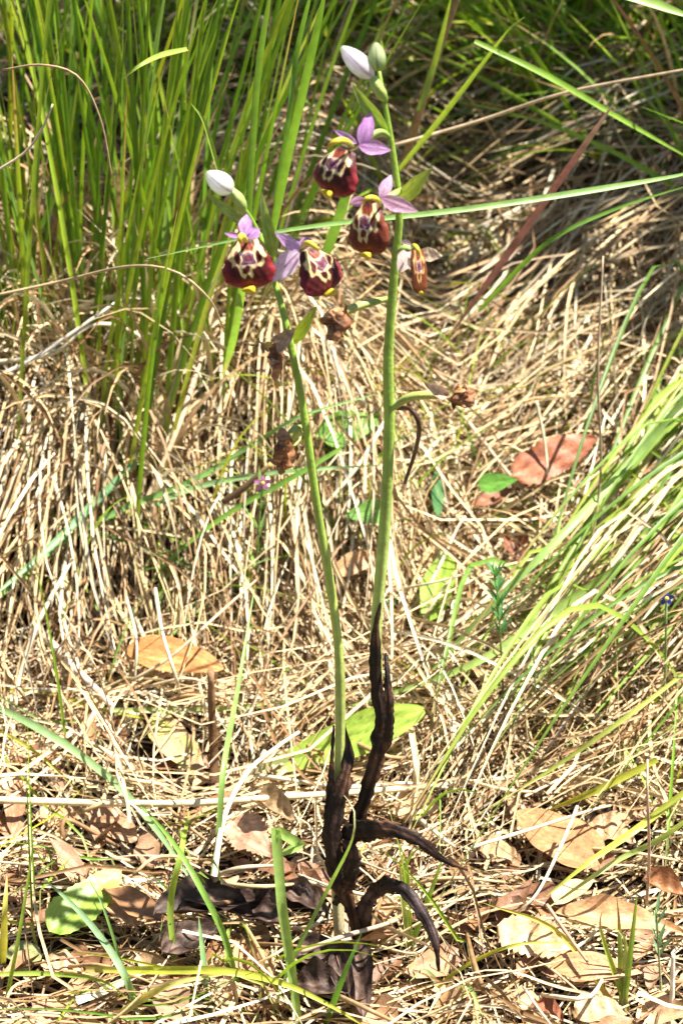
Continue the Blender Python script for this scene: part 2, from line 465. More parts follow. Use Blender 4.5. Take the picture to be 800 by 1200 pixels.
# ------------------------------------------------------------------ the dry litter: one mass of stuff
def covers(Pt):
    """which of the strands (S,K,3) would lie over one of the leaves that are kept clear"""
    q = np.concatenate([Pt, .5 * (Pt[:, 1:] + Pt[:, :-1])], 1)
    x, y, z = q[..., 0], q[..., 1], q[..., 2]
    bad = np.zeros(len(Pt), bool)
    for (qx, qy, r, qz) in CLEAR:
        hit = ((x - qx) ** 2 + ((y + (z - qz) * 1.65 - qy) * .9) ** 2 < r * r) & (z > qz - .006) & (y < qy + .02)
        bad |= hit.any(1)
    return bad

def make_straws(n, xr, yr, hmax, lmin, lmax, wmin, wmax, K=8, theta=None, lift=0., mix=.3, hpow=1.6, curv=5., dark=1.0, tints=None, keep=.07, locks=0):
    x = rng.uniform(*xr, n); y = rng.uniform(*yr, n)
    li = rng.integers(0, max(locks, 1), n); free = rng.random(n) < .25
    if locks:
        x = np.where(free, x, rng.uniform(*xr, locks)[li] + rng.normal(0, .010, n)); y = np.where(free, y, rng.uniform(*yr, locks)[li] + rng.normal(0, .016, n))
    L = lmin + (lmax - lmin) * rng.random(n) ** 1.7
    th = rng.uniform(0, 2 * np.pi, n) if theta is None else np.where(rng.random(n) < mix, rng.uniform(0, 2 * np.pi, n), theta(x, y) + rng.normal(0, .32, n))
    kap = rng.normal(0, curv, n)
    if locks:
        th = np.where(free, th, th[li] + rng.normal(0, .13, n)); kap = np.where(free, kap, kap[li] + rng.normal(0, curv * .25, n))
    kap2 = rng.normal(0, curv * 3, n)
    s = np.linspace(0, 1, K)
    xs = np.empty((n, K)); ys = np.empty((n, K))
    cx, cy = x.copy(), y.copy()
    ds = L / (K - 1)
    for k in range(K):
        xs[:, k] = cx; ys[:, k] = cy
        t = th + kap * L * (s[k] - .5) + kap2 * L * (s[k] - .5) ** 2
        cx = cx + np.cos(t) * ds; cy = cy + np.sin(t) * ds
    m = xs.mean(1, keepdims=True); xs += (x[:, None] - m) ; ys += y[:, None] - ys.mean(1, keepdims=True)
    h0 = hmax * rng.random(n) ** hpow
    if locks: h0 = np.where(free, h0, h0[li] + rng.uniform(0, .012, n))
    tiltv = rng.normal(0, .05, n) * L
    up = np.abs(rng.normal(0, lift, n)) * L
    h = h0[:, None] + tiltv[:, None] * (s - .5) + up[:, None] * np.sin(np.pi * s) * (.4 + .6 * s) + .0008
    h = np.maximum(h, .0006)
    z = terrain(xs, ys) + h
    Pt = np.stack([xs, ys, z], -1)
    # keep the leaves lying on top mostly free
    bad = covers(Pt)
    ok = ~bad | (rng.random(n) < keep)
    Pt = Pt[ok]; n = len(Pt)
    w = rng.uniform(wmin, wmax, n)[:, None] * (1 - .65 * s ** 3)[None, :]
    pal, pw = (STRAW, STRAW_W) if tints is None else tints
    c = pal[rng.choice(len(pal), n, p=pw)]
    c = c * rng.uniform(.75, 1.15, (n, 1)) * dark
    C = np.repeat(c[:, None, :], K, 1) * (1 + rng.normal(0, .1, (n, K, 1)))
    # darker scorched ends and joints on some
    e = (rng.random(n) < .3)[:, None, None] * (s[None, :, None] > .75)
    C = C * (1 - .35 * e)
    tw = rng.normal(0, 1.2, n)
    return strands(Pt, w, np.clip(C, .01, .9), fold=.3, twist=tw)

def th_drape(x, y):
    return math.radians(-90) + np.radians(np.clip((x + .10) * 190, -25, 30))
def th_right(x, y):
    return np.radians(-128 + 14 * np.sin(x * 20 + y * 13))
def th_topright(x, y):
    return np.radians(-152 + 30 * np.sin(x * 14 - y * 17))
def th_litter(x, y):
    return np.radians(8 + 30 * np.sin(x * 21 + y * 17))

def join(parts):
    V, F, C, off = [], [], [], 0
    for v, f, c in parts:
        V.append(v); F.append(f + off); C.append(c); off += len(v)
    return np.vstack(V), np.vstack(F), np.vstack(C)

# low fine layer everywhere, chips, then the combed layers
litter = [
    make_straws(2600, (-.6, .6), (-.55, 1.3), .012, .05, .16, .0007, .0014, mix=1, dark=.7),
    make_straws(4000, (-.26, .26), (-.24, .16), .010, .012, .06, .0005, .0013, K=5, mix=1, dark=.8),
    make_straws(1800, (-.26, .26), (.16, .75), .012, .03, .09, .0006, .0012, K=5, mix=1, dark=.35),  # low chips coloured much darker: gap shade put into the straw colour
    make_straws(3300, (-.25, .25), (-.22, .17), .016, .03, .13, .0006, .0013, theta=th_litter, mix=.5, curv=9),
    make_straws(1100, (-.25, .25), (-.22, .17), .022, .05, .20, .0007, .0018, theta=th_litter, mix=.6, curv=7, lift=.08, locks=260),
    make_straws(160, (-.25, .25), (-.22, .45), .020, .04, .14, .0018, .0034, theta=th_litter, mix=.7, curv=6, lift=.05),
    make_straws(2000, (0, .30), (.10, .42), .036, .09, .30, .0008, .0018, theta=th_right, mix=.3, lift=.07, dark=.9, locks=130),
    make_straws(2000, (-.02, .42), (.34, .85), .05, .10, .34, .0008, .0019, theta=th_topright, mix=.22, lift=.09, curv=8, dark=.78, locks=120),
    make_straws(800, (-.05, .12), (.14, .5), .035, .06, .22, .0007, .0015, mix=.8, theta=th_drape, lift=.06, dark=.82),
]
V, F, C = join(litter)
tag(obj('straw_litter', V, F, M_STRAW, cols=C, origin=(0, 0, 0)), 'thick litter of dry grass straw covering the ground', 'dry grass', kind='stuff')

bits = []
for k in range(1150):
    x, y = rng.uniform(-.3, .3), rng.uniform(-.25, .35)
    if rng.random() < .35: y = rng.uniform(-.2, .1)
    p = np.array([x, y, 0.]); p[2] = terrain(x, y) + rng.uniform(.002, .009)
    a = rng.uniform(0, 6.28); L = rng.uniform(.006, .024)
    if k > 1070: p[0] = rng.uniform(-.2, .04); p[1] = rng.uniform(-.2, .12); L = rng.uniform(.012, .028); p[2] = terrain(p[0], p[1]) + rng.uniform(.006, .013)
    q = p + np.array([math.cos(a), math.sin(a), rng.normal(0, .2)]) * L
    base_c = np.array(random.choice([(.30, .16, .09), (.40, .24, .15), (.20, .10, .06), (.48, .33, .22), (.36, .22, .16)]))
    bits.append(leaf(p, q, L * rng.uniform(.3, .7), unit([rng.normal(0, .4), rng.normal(-.2, .4), 1]), prof=random.choice(['oval', 'ovate', 'lance']),
                     wave=.12, roll=rng.uniform(0, .6), color=base_c, nL=6, nW=2, seed=k, vein=.05))
V, F, C = join(bits); C = np.clip(C * np.array([1.05, 1.0, .80]), 0, .9)
tag(obj('leaf_litter', V, F, M_FALLEN, cols=C, origin=(0, 0, 0)), 'crumbled brown leaf scraps scattered through the straw', 'leaf litter', kind='stuff')

# ------------------------------------------------------------------ grass tussocks
def blade_path(p0, az, lean, L, droop, K=10, bend=0.):
    """blade growing from p0, leaning in azimuth az; droop bends it over along its length."""
    d = np.array([math.cos(az), math.sin(az), 0])
    e = np.array([-math.sin(az), math.cos(az), 0])
    pts = [np.array(p0, float)]; a = lean
    for k in range(1, K):
        a = lean + droop * (k / (K - 1)) ** 1.6
        st = L / (K - 1)
        pts.append(pts[-1] + st * (math.sin(a) * d + math.cos(a) * np.array([0, 0, 1]) + bend * (k / K) * e))
    return np.array(pts)

def blade_mesh(path, w, c0, c1, c2, nrm=None, fold=.3, taper=2.5, w0=.55, twist=None):
    K = len(path); s = np.linspace(0, 1, K)
    W = w * np.minimum(1, w0 + s * 3 * (1 - w0)) * (1 - s ** taper * .93)
    cc = grad(K, (0, c0), (.22, c1), (.8, c1), (1, c2))
    if rng.random() < .22 and c1[1] > c1[0]:
        e = rng.uniform(.6, .92); q = np.clip((np.linspace(0, 1, K) - e) / .1, 0, 1)[:, None]
        cc = cc * (1 - q) + np.array([.42, .28, .13]) * q
    cc = cc * (1 + rng.normal(0, .05, (K, 1)))
    n = np.array([0.25, -.9, .35]) if nrm is None else np.asarray(nrm, float)
    n = n + rng.normal(0, .35, 3)
    tw = None if twist is None else np.array([twist])
    return strands(path[None], W[None], np.clip(cc, .005, .9)[None], fold=fold, nrm=n[None, None, :], twist=tw)

PALEBASE = np.array([.52, .46, .26]); YTIP = np.array([.42, .36, .12])

def green(dark=1.0):
    return GREEN[rng.choice(len(GREEN), p=[.3, .22, .18, .12, .08, .10])] * rng.uniform(.8, 1.25) * dark

tus = empty('grass_tussock', G(190, 440))
tag(tus, 'tall upright green grass tussock with straw skirt at upper left', 'grass tussock', 'grass tussocks')
clumps = [(4, 560, 4, 2, 6), (30, 430, 8, -1, 6), (64, 420, 12, -1, 6), (112, 410, 9, 3, 6), (143, 535, 14, 4, 6), (158, 520, 8, 8, 6), (188, 440, 10, 9, 8), (240, 480, 8, 3, 7), (268, 410, 6, 12, 6), (288, 345, 5, 12, 6),
          (-60, 440, 8, 0, 10), (110, 330, 9, 2, 9), (215, 330, 9, 6, 9), (25, 350, 8, 5, 9), (170, 350, 8, 5, 9)]
skirt = []
for (cx, cy, n, lean, spread) in clumps:
    c0 = G(cx, cy, .010)
    for k in range(int(n * 1.3)):
        p0 = c0 + np.array([rng.normal(0, .007), rng.normal(0, .012), 0]); p0[2] = terrain(p0[0], p0[1]) - .002
        a = math.radians(rng.normal(lean, spread))
        yl = math.radians(rng.normal(-2, 8))
        d = np.array([math.tan(a), math.tan(yl)])
        az = math.atan2(d[1], d[0]); ln = math.atan(np.linalg.norm(d))
        L = rng.uniform(.16, .34) + max(0, cy - 440) * .0004
        path = blade_path(p0, az, ln, L, rng.uniform(.0, .35), K=9)
        g = green(1.05)
        v, f, c = blade_mesh(path, rng.uniform(.0017, .0031), PALEBASE * rng.uniform(.6, 1), g, g * .6 + YTIP * .4 if rng.random() < .4 else g, twist=rng.normal(0, .7))
        obj('blade', v, f, M_GRASS, tus, c)
    for k in range(int(n * 3.6)):        # old sheaths and withered bases
        p0 = c0 + np.array([rng.normal(0, .012), rng.normal(-.002, .014), 0]); p0[2] = terrain(p0[0], p0[1]) - .002
        path = blade_path(p0, rng.uniform(0, 6.28), abs(rng.normal(.15, .2)), rng.uniform(.04, .15), rng.uniform(.2, 2.4), K=9)
        c = STRAW[rng.choice(7, p=STRAW_W)] * rng.uniform(.7, 1.1)
        skirt.append(blade_mesh(path, rng.uniform(.0014, .0028), c * .8, c, c * .9, twist=rng.normal(0, 1)))
# drape of dead blades hanging over the front of the mound
LOCKS = [(rng.uniform(-.27, .05), rng.uniform(.25, .34) if q % 3 else rng.uniform(.17, .26), rng.normal(0, .36), rng.normal(0, 3.5), rng.uniform(.09, .24), rng.uniform(0, .03)) for q in range(95)]
for k in range(1650):
    lx, ly, lt, lk, lL, lo = LOCKS[k % 95]
    loose = rng.random() < .3
    cx, cy = lx + rng.normal(0, .008), ly + rng.normal(0, .010)
    L = lL * rng.uniform(.6, 1.1)
    th = th_drape(np.array([cx]), 0)[0] + lt + rng.normal(0, .12)
    kap = lk + rng.normal(0, 1.2)
    if loose:
        cx = rng.uniform(-.27, .05); cy = rng.uniform(.17, .34); L = rng.uniform(.05, .2)
        th = th_drape(np.array([cx]), 0)[0] + rng.normal(0, .6); kap = rng.normal(0, 4)
    K = 9; s = np.linspace(0, 1, K)
    t = th + kap * L * (s - .3) + rng.normal(0, 8) * L * (s - .3) ** 2
    xs = cx + np.cumsum(np.cos(t)) * L / K; ys = cy + np.cumsum(np.sin(t)) * L / K
    off = (rng.random() ** 1.3 * .038) if loose else lo + rng.random() * .016
    zz = terrain(xs, ys, False) + .003 + off * (.55 + .9 * np.sin(np.pi * np.clip(s * 1.1, 0, 1))) + rng.normal(0, .002)
    zz = np.maximum(zz, terrain(xs, ys) + .001)
    pth = np.stack([xs, ys, zz], 1)
    bad = covers(pth[None])[0]
    if bad and rng.random() > .24: continue
    c = STRAW[rng.choice(7, p=STRAW_W)] * rng.uniform(.72, 1.12)
    skirt.append(blade_mesh(pth, rng.uniform(.0008, .0019), c * .85, c, c * .9, nrm=(0, -.7, .7), twist=rng.normal(0, 1.1)))
V, F, C = join(skirt)
tag(obj('dead_blades', V, F, M_STRAW, tus, C), kind='stuff')

def blocked(path):
    return covers(path[None])[0]

def field_tussock(label, centre, n_parts, n_stuff, rad, lean, spread, Lr, droopr, dark=1.0, wr=(.0016, .003), dry=.15, name='grass_tussock', greens=None):
    """centre (x, y) world; lean = (dx, dy) mean lean tangent."""
    base = np.array([centre[0], centre[1], float(terrain(*centre))])
    t = empty(name, base)
    tag(t, label, 'grass tussock', 'grass tussocks')
    dead = []; live = []
    for k in range(n_parts + n_stuff):
        p0 = base + np.array([rng.normal(0, rad[0]), rng.normal(0, rad[1]), 0]); p0[2] = terrain(p0[0], p0[1]) - .002
        d = np.array([rng.normal(lean[0], spread), rng.normal(lean[1], spread)])
        az = math.atan2(d[1], d[0]); ln = math.atan(np.linalg.norm(d))
        path = blade_path(p0, az, ln, rng.uniform(*Lr), rng.uniform(*droopr), K=10, bend=rng.normal(0, .06))
        gt = terrain(path[:, 0], path[:, 1]) + .004
        path[1:, 2] = np.maximum(path[1:, 2], gt[1:] + .012 * rng.random())
        if blocked(path) and rng.random() < .9: continue
        isdry = rng.random() < dry
        w = rng.uniform(*wr)
        if isdry:
            c = STRAW[rng.choice(7, p=STRAW_W)] * rng.uniform(.6, 1.05) * dark
            m = blade_mesh(path, w * .8, c * .8, c, c, twist=rng.normal(0, 1), nrm=(0, -.6, .7))
        else:
            g = green(dark)
            m = blade_mesh(path, w, PALEBASE * .7 * dark, g, g * .6 + YTIP * .4 * dark if rng.random() < .4 else g, twist=rng.normal(0, .8), nrm=(0, -.6, .7))
        if k < n_parts:
            obj('blade', m[0], m[1], M_STRAW if isdry else M_GRASS, t, m[2])
        else:
            (dead if isdry else live).append(m)
    if live:
        V, F, C = join(live); tag(obj('fine_blades', V, F, M_GRASS, t, C), kind='stuff')
    if dead:
        V, F, C = join(dead); tag(obj('dead_blades', V, F, M_STRAW, t, C), kind='stuff')
    return t

# the right hand tussock, its blades swept to the lower left
def swept_tussock(label, centre, n_parts, n_stuff, ends, dark=1.2, dry=.38, wr=(.0013, .0030)):
    """a tussock whose long blades arch over and lie down toward the path; ends() gives the points where the tips touch the litter"""
    root = empty('grass_tussock', (centre[0], centre[1], float(terrain(*centre))))
    tag(root, label, 'grass tussock', 'grass tussocks')
    live = []; dead = []
    k = 0
    while k < n_parts + n_stuff:
        E = ends()
        l = rng.uniform(.09, .22); a = rng.normal(0, .30)
        dx, dy = .75 * math.cos(a) - .65 * math.sin(a), .75 * math.sin(a) + .65 * math.cos(a)
        h = l * rng.uniform(.30, .62)
        A = E + np.array([l * dx, l * dy, h]); A[2] = max(A[2], terrain(A[0], A[1]) + .03)
        B = A + np.array([rng.uniform(.03, .07), rng.uniform(.0, .05), 0]); B[2] = terrain(B[0], B[1]) - .002
        M = .5 * (A + E) + np.array([0, 0, l * rng.uniform(.02, .14)])
        path = spline([B, .35 * B + .65 * A + np.array([.008, .004, .004]), A, M, E], 16)
        path[1:, 2] = np.maximum(path[1:, 2], terrain(path[1:, 0], path[1:, 1]) + .006)
        k += 1
        if blocked(path) and rng.random() < .85: continue
        isdry = rng.random() < dry
        w = rng.uniform(*wr)
        if isdry:
            c = STRAW[rng.choice(7, p=STRAW_W)] * rng.uniform(.75, 1.1)
            m = blade_mesh(path, w * .75, c * .8, c, c, twist=rng.normal(0, .8), nrm=(.1, -.6, .7))
        else:
            g = green(dark); g = g * .8 + .2 * np.array([.26, .36, .14])
            m = blade_mesh(path, w, PALEBASE * .7, g, g * .6 + YTIP * .5 if rng.random() < .45 else g, twist=rng.normal(0, .7), nrm=(.1, -.6, .7), taper=3.5)
        if k <= n_parts: obj('blade', m[0], m[1], M_STRAW if isdry else M_GRASS, root, m[2])
        else: (dead if isdry else live).append(m)
    if live:
        V, F, C = join(live); tag(obj('fine_blades', V, F, M_GRASS, root, C), kind='stuff')
    if dead:
        V, F, C = join(dead); tag(obj('dead_blades', V, F, M_STRAW, root, C), kind='stuff')

def ends_right():
    ex = rng.uniform(470, 900)
    return G(ex, max(520, 800 - (ex - 480) * .95) + abs(rng.normal(10, 125)), rng.uniform(.008, .035))
def ends_corner():
    return G(rng.uniform(600, 900), rng.uniform(880, 1010), rng.uniform(.008, .025))
swept_tussock('long bladed green and straw tussock swept toward lower left at right edge', (.24, .36), 125, 150, ends_right, dark=.95, dry=.46)
swept_tussock('yellowing grass tussock drooping in from the bottom right edge', (.22, .18), 16, 40, ends_corner, wr=(.0010, .0022), dry=.45)
field_tussock('dark green leaning tussock in the shade at the top right corner', (.22, .57), 190, 420, (.07, .06), (-.50, .0), .42, (.14, .28), (.0, .55), 1.15, (.0018, .0034), .15)
field_tussock('shaded thin grass tussock at top centre behind the buds', (.08, .66), 90, 360, (.07, .05), (.1, -.1), .5, (.12, .28), (.1, .7), 1.1, (.0014, .0028), .35)
field_tussock('dark grass tussock at the top left behind the upright blades', (-.12, .60), 80, 420, (.09, .06), (.4, -.15), .5, (.12, .28), (.2, 1.0), .85, (.0016, .003), .28)
field_tussock('low dry grass tussock behind the flowers at upper centre', (.0, .48), 24, 120, (.05, .05), (.15, -.3), .6, (.07, .2), (.3, 1.3), .9, (.0014, .0026), .72)
field_tussock('fresh green grass tussock standing behind the topmost orchid buds', (.055, .60), 70, 260, (.05, .035), (.05, .0), .4, (.12, .24), (.0, .7), 1.15, (.0014, .0028), .2)
field_tussock('arching bright green grass tussock at the top right behind the reddish blade', (.13, .62), 80, 240, (.05, .05), (-.25, -.15), .5, (.12, .26), (.2, .9), 1.2, (.0014, .0030), .2)
field_tussock('dense shaded grass tussock along the far top right', (.2, .78), 50, 260, (.09, .05), (-.3, -.1), .5, (.12, .3), (.1, .7), 1.0, (.0018, .0032), .2)
# the meadow continues beyond and beside
far = []
for k in range(2600):
    x = rng.uniform(-.75, .75); y = rng.uniform(.72, 1.5)
    if k % 4 == 0:
        x = rng.choice([-1, 1]) * rng.uniform(.32, .75); y = rng.uniform(-.4, .8)
    path = blade_path((x, y, float(terrain(x, y)) - .002), rng.uniform(0, 6.28), abs(rng.normal(.2, .2)), rng.uniform(.08, .26), rng.uniform(.1, 1.1), K=6)
    g = green(.9) if rng.random() < .7 else STRAW[rng.choice(7)] * .8
    far.append(blade_mesh(path, rng.uniform(.002, .0038), PALEBASE * .7, g, g))
V, F, C = join(far)
tag(obj('meadow_grass', V, F, M_GRASS, cols=C, origin=(0, 0, 0)), 'rough meadow grass continuing up the bank behind', 'grass', kind='stuff')

# scattered thin green blades in the middle ground
thin = []
for k in range(470):
    px, py = rng.uniform(380, 680), rng.uniform(380, 720)
    if k % 3 == 0: px, py = rng.uniform(0, 800), rng.uniform(700, 1200)
    if k > 400: px, py = rng.uniform(0, 400), rng.uniform(470, 780)
    elif k > 320: px, py = rng.uniform(0, 360), rng.uniform(1000, 1230)
    p0 = G(px, py); p0[2] -= .001
    path = blade_path(p0, rng.uniform(0, 6.28), abs(rng.normal(.5, .35)), rng.uniform(.03, .11), rng.uniform(.2, 1.2), K=8)
    path[1:, 2] = np.maximum(path[1:, 2], terrain(path[1:, 0], path[1:, 1]) + .018)
    if blocked(path): continue
    g = green(1.1)
    thin.append(blade_mesh(path, rng.uniform(.0007, .0016), PALEBASE * .8, g, g))
V, F, C = join(thin)
tag(obj('fine_grass', V, F, M_GRASS, cols=C, origin=(0, 0, 0)), 'thin green grass shoots coming up through the litter', 'grass', kind='stuff')

# ------------------------------------------------------------------ blades and straws one can point to
def pts3(pl):
    out = []
    for (px, py, d) in pl:
        out.append(P(px, py, d[1]) if isinstance(d, tuple) else G(px, py, d))
    return np.array(out)

GRN = (.17, .33, .05); BLU = (.20, .38, .16); YEL = (.46, .46, .06); TAN = (.60, .45, .28); PALE = (.72, .62, .42); RED = (.34, .14, .11)
BRN = (.30, .18, .09); LIM = (.33, .46, .07)

def single(name, label, cat, pl, wpx, color, tip=None, base=None, m=None, n=22, fold=.25, taper=3., w0=.7, group=None, kind='blade', sharp=False):
    """pl = [(px, py, d)]: d a number = height above the ground, (None, y) = distance back in the scene."""
    p = pts3(pl)
    if sharp:
        path = np.vstack([spline([p[k], p[k + 1]], 8)[(0 if k == 0 else 1):] for k in range(len(p) - 1)])
    else:
        path = spline(p, n)
    w = wpx * mpp(path[len(path) // 2])
    tip = color if tip is None else tip; base = color if base is None else base
    if kind == 'blade':
        K = len(path); s = np.linspace(0, 1, K)
        W = w * np.minimum(1, w0 + s * 4 * (1 - w0)) * (1 - s ** taper * .9)
        cc = grad(K, (0, base), (.2, color), (.75, color), (1, tip)) * (1 + rng.normal(0, .04, (K, 1)))
        V, F, C = strands(path[None], W[None], np.clip(cc, .005, .92)[None], fold=fold, nrm=np.array([.1, -.8, .6])[None, None, :])
    else:
        K = len(path); s = np.linspace(0, 1, K)
        cc = grad(K, (0, base), (.2, color), (.75, color), (1, tip)) * (1 + rng.normal(0, .06, (K, 1)))
        V, F, C = tube(path, w * .5 * (1 - .35 * s ** 2), 7, np.clip(cc, .005, .92))
    o = obj(name, V, F, m or (M_GRASS if kind == 'blade' else M_STRAW), cols=C)
    tag(o, label, cat, group)
    return o

Y = lambda y: (None, y)
GB = 'single_grass_blade'; ST = 'straw'  # GB objects are single leaf blades of grass
gG = 'single green grass blades'; gS = 'single dry straws'
single(GB, 'long green blade crossing level behind the orchid flowers', 'grass blade', [(172, 303, Y(.12)), (345, 268, Y(.12)), (560, 243, Y(.13)), (775, 209, Y(.16)), (830, 196, Y(.18))][::-1], 8, (.24, .40, .11), w0=.2, group=gG)
single(GB, 'thin green blade sloping beside the level blade at the right', 'grass blade', [(560, 365, Y(.22)), (640, 285, Y(.2)), (720, 245, Y(.2)), (810, 216, Y(.2))], 6, GRN, group=gG)
single(GB, 'reddish brown dead blade slanting up to a blunt tan tip', 'grass blade', [(532, 386, Y(.22)), (565, 340, Y(.21)), (600, 290, Y(.2)), (660, 205, Y(.18)), (718, 122, Y(.16))], 8.5, RED, tip=(.46, .33, .22), m=M_STRAW, taper=9, w0=.25, group=gG)
single(GB, 'bright green blade sloping down right across the top right grass', 'grass blade', [(556, 48, Y(.25)), (640, 88, Y(.25)), (720, 135, Y(.26)), (815, 190, Y(.28))], 8, (.24, .40, .05), group=gG)
single(ST, 'thin tan straw spanning the top right grass to the edge', 'straw', [(455, 172, Y(.3)), (560, 142, Y(.3)), (665, 108, Y(.28)), (810, 80, Y(.26))], 4.5, TAN, kind='tube', group=gS)
single(GB, 'yellow green blade bowing over at its tip above the taller orchid', 'grass blade', [(466, 200, Y(.3)), (515, 140, Y(.28)), (570, 68, Y(.26)), (598, 32, Y(.25)), (614, 20, Y(.25))], 7, LIM, group=gG)
single(ST, 'thick brown dead stalk rising behind the topmost buds', 'straw', [(472, 195, Y(.33)), (488, 140, Y(.32)), (508, 75, Y(.31)), (538, -10, Y(.3))], 11, (.33, .21, .11), kind='tube', group=gS)
single(GB, 'yellow green blade rising beside the dead stalk at top centre', 'grass blade', [(490, 130, Y(.29)), (510, 70, Y(.29)), (530, -10, Y(.28))], 7, LIM, group=gG)
single(GB, 'wide pale green blade across the extreme top right corner', 'grass blade', [(690, -20, Y(.2)), (745, -4, Y(.2)), (815, 22, Y(.2))], 16, (.30, .46, .10), group=gG)
single(GB, 'long light green blade sweeping from right edge down to the litter', 'grass blade', [(812, 455, .12), (740, 540, .10), (660, 625, .08), (590, 695, .06), (500, 790, .03), (455, 830, .02)], 10.5, (.30, .46, .13), group=gG)
single(GB, 'light green blade lying along the lower edge of the right tussock', 'grass blade', [(745, 650, .09), (650, 715, .065), (560, 775, .045), (460, 812, .028), (400, 830, .02)], 10.5, (.33, .46, .12), group=gG)
single(ST, 'long tan straw running parallel before the right tussock', 'straw', [(790, 560, .11), (720, 660, .075), (640, 760, .05), (560, 850, .03), (500, 905, .02)], 5.5, PALE, kind='tube', group=gS)
single(ST, 'second tan straw crossing before the right tussock toward the seedlings', 'straw', [(812, 640, .08), (745, 740, .06), (690, 805, .045), (640, 880, .025)], 6, (.58, .42, .31), kind='tube', group=gS)
single(ST, 'thin upright straw standing at the right before the shaded grass', 'straw', [(683, 690, .05), (703, 560, .10), (700, 440, .15), (706, 300, .2)], 3.4, (.48, .36, .23), kind='tube', group=gS)
single(GB, 'bluish green blade kinked at left and running to the lower left', 'grass blade', [(160, 540, .045), (110, 590, .048), (60, 640, .05), (-15, 705, .05)], 10, BLU, group=gG)
single(GB, 'pale green blade bending down from the tussock to the kink', 'grass blade', [(176, 430, .04), (175, 470, .045), (170, 510, .05), (160, 541, .045)], 6, LIM, base=TAN, group=gG)
single(GB, 'long green blade rising right from the left edge through the straw', 'grass blade', [(-15, 712, .025), (60, 645, .035), (140, 598, .04), (222, 565, .045), (290, 525, .05), (352, 488, .06), (440, 462, .07)], 8, (.20, .37, .10), group=gG)
single(GB, 'pale green blade lying level over the straw behind the shorter stem', 'grass blade', [(180, 592, .045), (240, 568, .05), (330, 553, .055), (445, 545, .06)], 7, (.30, .46, .20), group=gG)
single(GB, 'green blade arching down left from the shorter orchid stem', 'grass blade', [(400, 525, .06), (345, 558, .058), (270, 600, .052), (205, 650, .045), (170, 690, .03)], 7, GRN, group=gG)
single(GB, 'thin dark green blade sloping down right below the straw mound', 'grass blade', [(100, 620, .03), (190, 650, .03), (260, 680, .025), (330, 715, .02)], 4.5, (.14, .24, .05), tip=(.5, .42, .14), group=gG)
single(ST, 'thick tan straw leaning across the front of the straw mound', 'straw', [(248, 360, .05), (232, 430, .045), (205, 510, .045), (165, 600, .03)], 8, (.60, .44, .27), kind='tube', group=gS)
single(ST, 'bowed pale straw arching at far left under the tussock', 'straw', [(-10, 425, .05), (60, 415, .07), (110, 380, .08), (165, 395, .07), (176, 440, .05)], 6, PALE, kind='tube', group=gS)
single(ST, 'white bleached straw poking from the left edge toward the tussock', 'straw', [(-10, 445, .06), (40, 420, .07), (85, 390, .08), (142, 350, .09)], 5, (.80, .74, .62), kind='tube', group=gS)
single(ST, 'long thick pale straw lying level across the whole litter', 'straw', [(-15, 937, .02), (120, 941, .022), (230, 941, .022), (330, 934, .022), (420, 928, .02), (520, 920, .02), (612, 910, .016)], 9, (.78, .66, .40), kind='tube', n=30, group=gS)
single(ST, 'thin straw lying just above the long thick pale straw', 'straw', [(300, 908, .018), (400, 922, .02), (480, 918, .02), (560, 930, .018)], 5, PALE, kind='tube', group=gS)
single(ST, 'wide flat white straw slanting at left above the bluish blade', 'straw', [(52, 745, .03), (80, 775, .03), (110, 805, .028), (132, 828, .02)], 11, (.78, .64, .48), kind='tube', group=gS)
single(ST, 'long pale straw rising steeply at the far left', 'straw', [(14, 860, .015), (22, 800, .03), (45, 730, .05), (85, 655, .06)], 6.5, PALE, kind='tube', group=gS)
single(GB, 'yellow stem lying level across the left litter', 'grass blade', [(-15, 808, .02), (60, 812, .02), (105, 828, .02), (170, 842, .02), (205, 852, .015)], 5.5, YEL, group=gG)
single(GB, 'pale green blade lying level toward the broad orchid leaf', 'grass blade', [(130, 832, .018), (220, 832, .018), (310, 826, .02), (395, 812, .02)], 7, (.38, .46, .16), group=gG)
single(GB, 'long bluish green blade falling diagonally through the left litter', 'grass blade', [(-15, 822, .03), (40, 850, .03), (95, 885, .03), (150, 932, .025), (200, 995, .02), (238, 1055, .012)], 10, (.30, .48, .20), group=gG)
single(GB, 'yellow blade thin and straight under the bluish diagonal blade', 'grass blade', [(-10, 850, .02), (40, 880, .02), (80, 915, .018), (110, 945, .014)], 4, YEL, group=gG)
single(GB, 'bluish green blade curving from the yellow green leaf to the bottom', 'grass blade', [(165, 1195, .004), (145, 1140, .03), (112, 1090, .035), (80, 1055, .035), (52, 1030, .03)], 9, (.30, .48, .24), base=LIM, group=gG)
single(GB, 'thin dark green blade rising from the bottom over the yellow green leaf', 'grass blade', [(152, 1165, .004), (138, 1115, .03), (120, 1060, .045), (104, 1030, .05)], 4, (.13, .25, .05), group=gG)
single(GB, 'sharply bent green blade with folded tip standing before the stems', 'grass blade', [(352, 1215, .004), (342, 1140, .03), (330, 1060, .06), (323, 972, .085), (352, 990, .075), (326, 1003, .07)], 12, (.32, .48, .12), n=24, taper=12, sharp=True, group=gG)
single(GB, 'yellow green blade arching level across the bottom left', 'grass blade', [(100, 1136, .025), (180, 1137, .03), (262, 1138, .035), (330, 1152, .03), (390, 1180, .02), (430, 1205, .01)], 10, (.48, .52, .06), base=(.5, .42, .12), group=gG)
single(GB, 'pale yellow blade joining the level yellow one from below', 'grass blade', [(120, 1205, .004), (160, 1175, .02), (205, 1152, .03), (262, 1142, .03)], 9, (.56, .52, .16), base=TAN, group=gG)
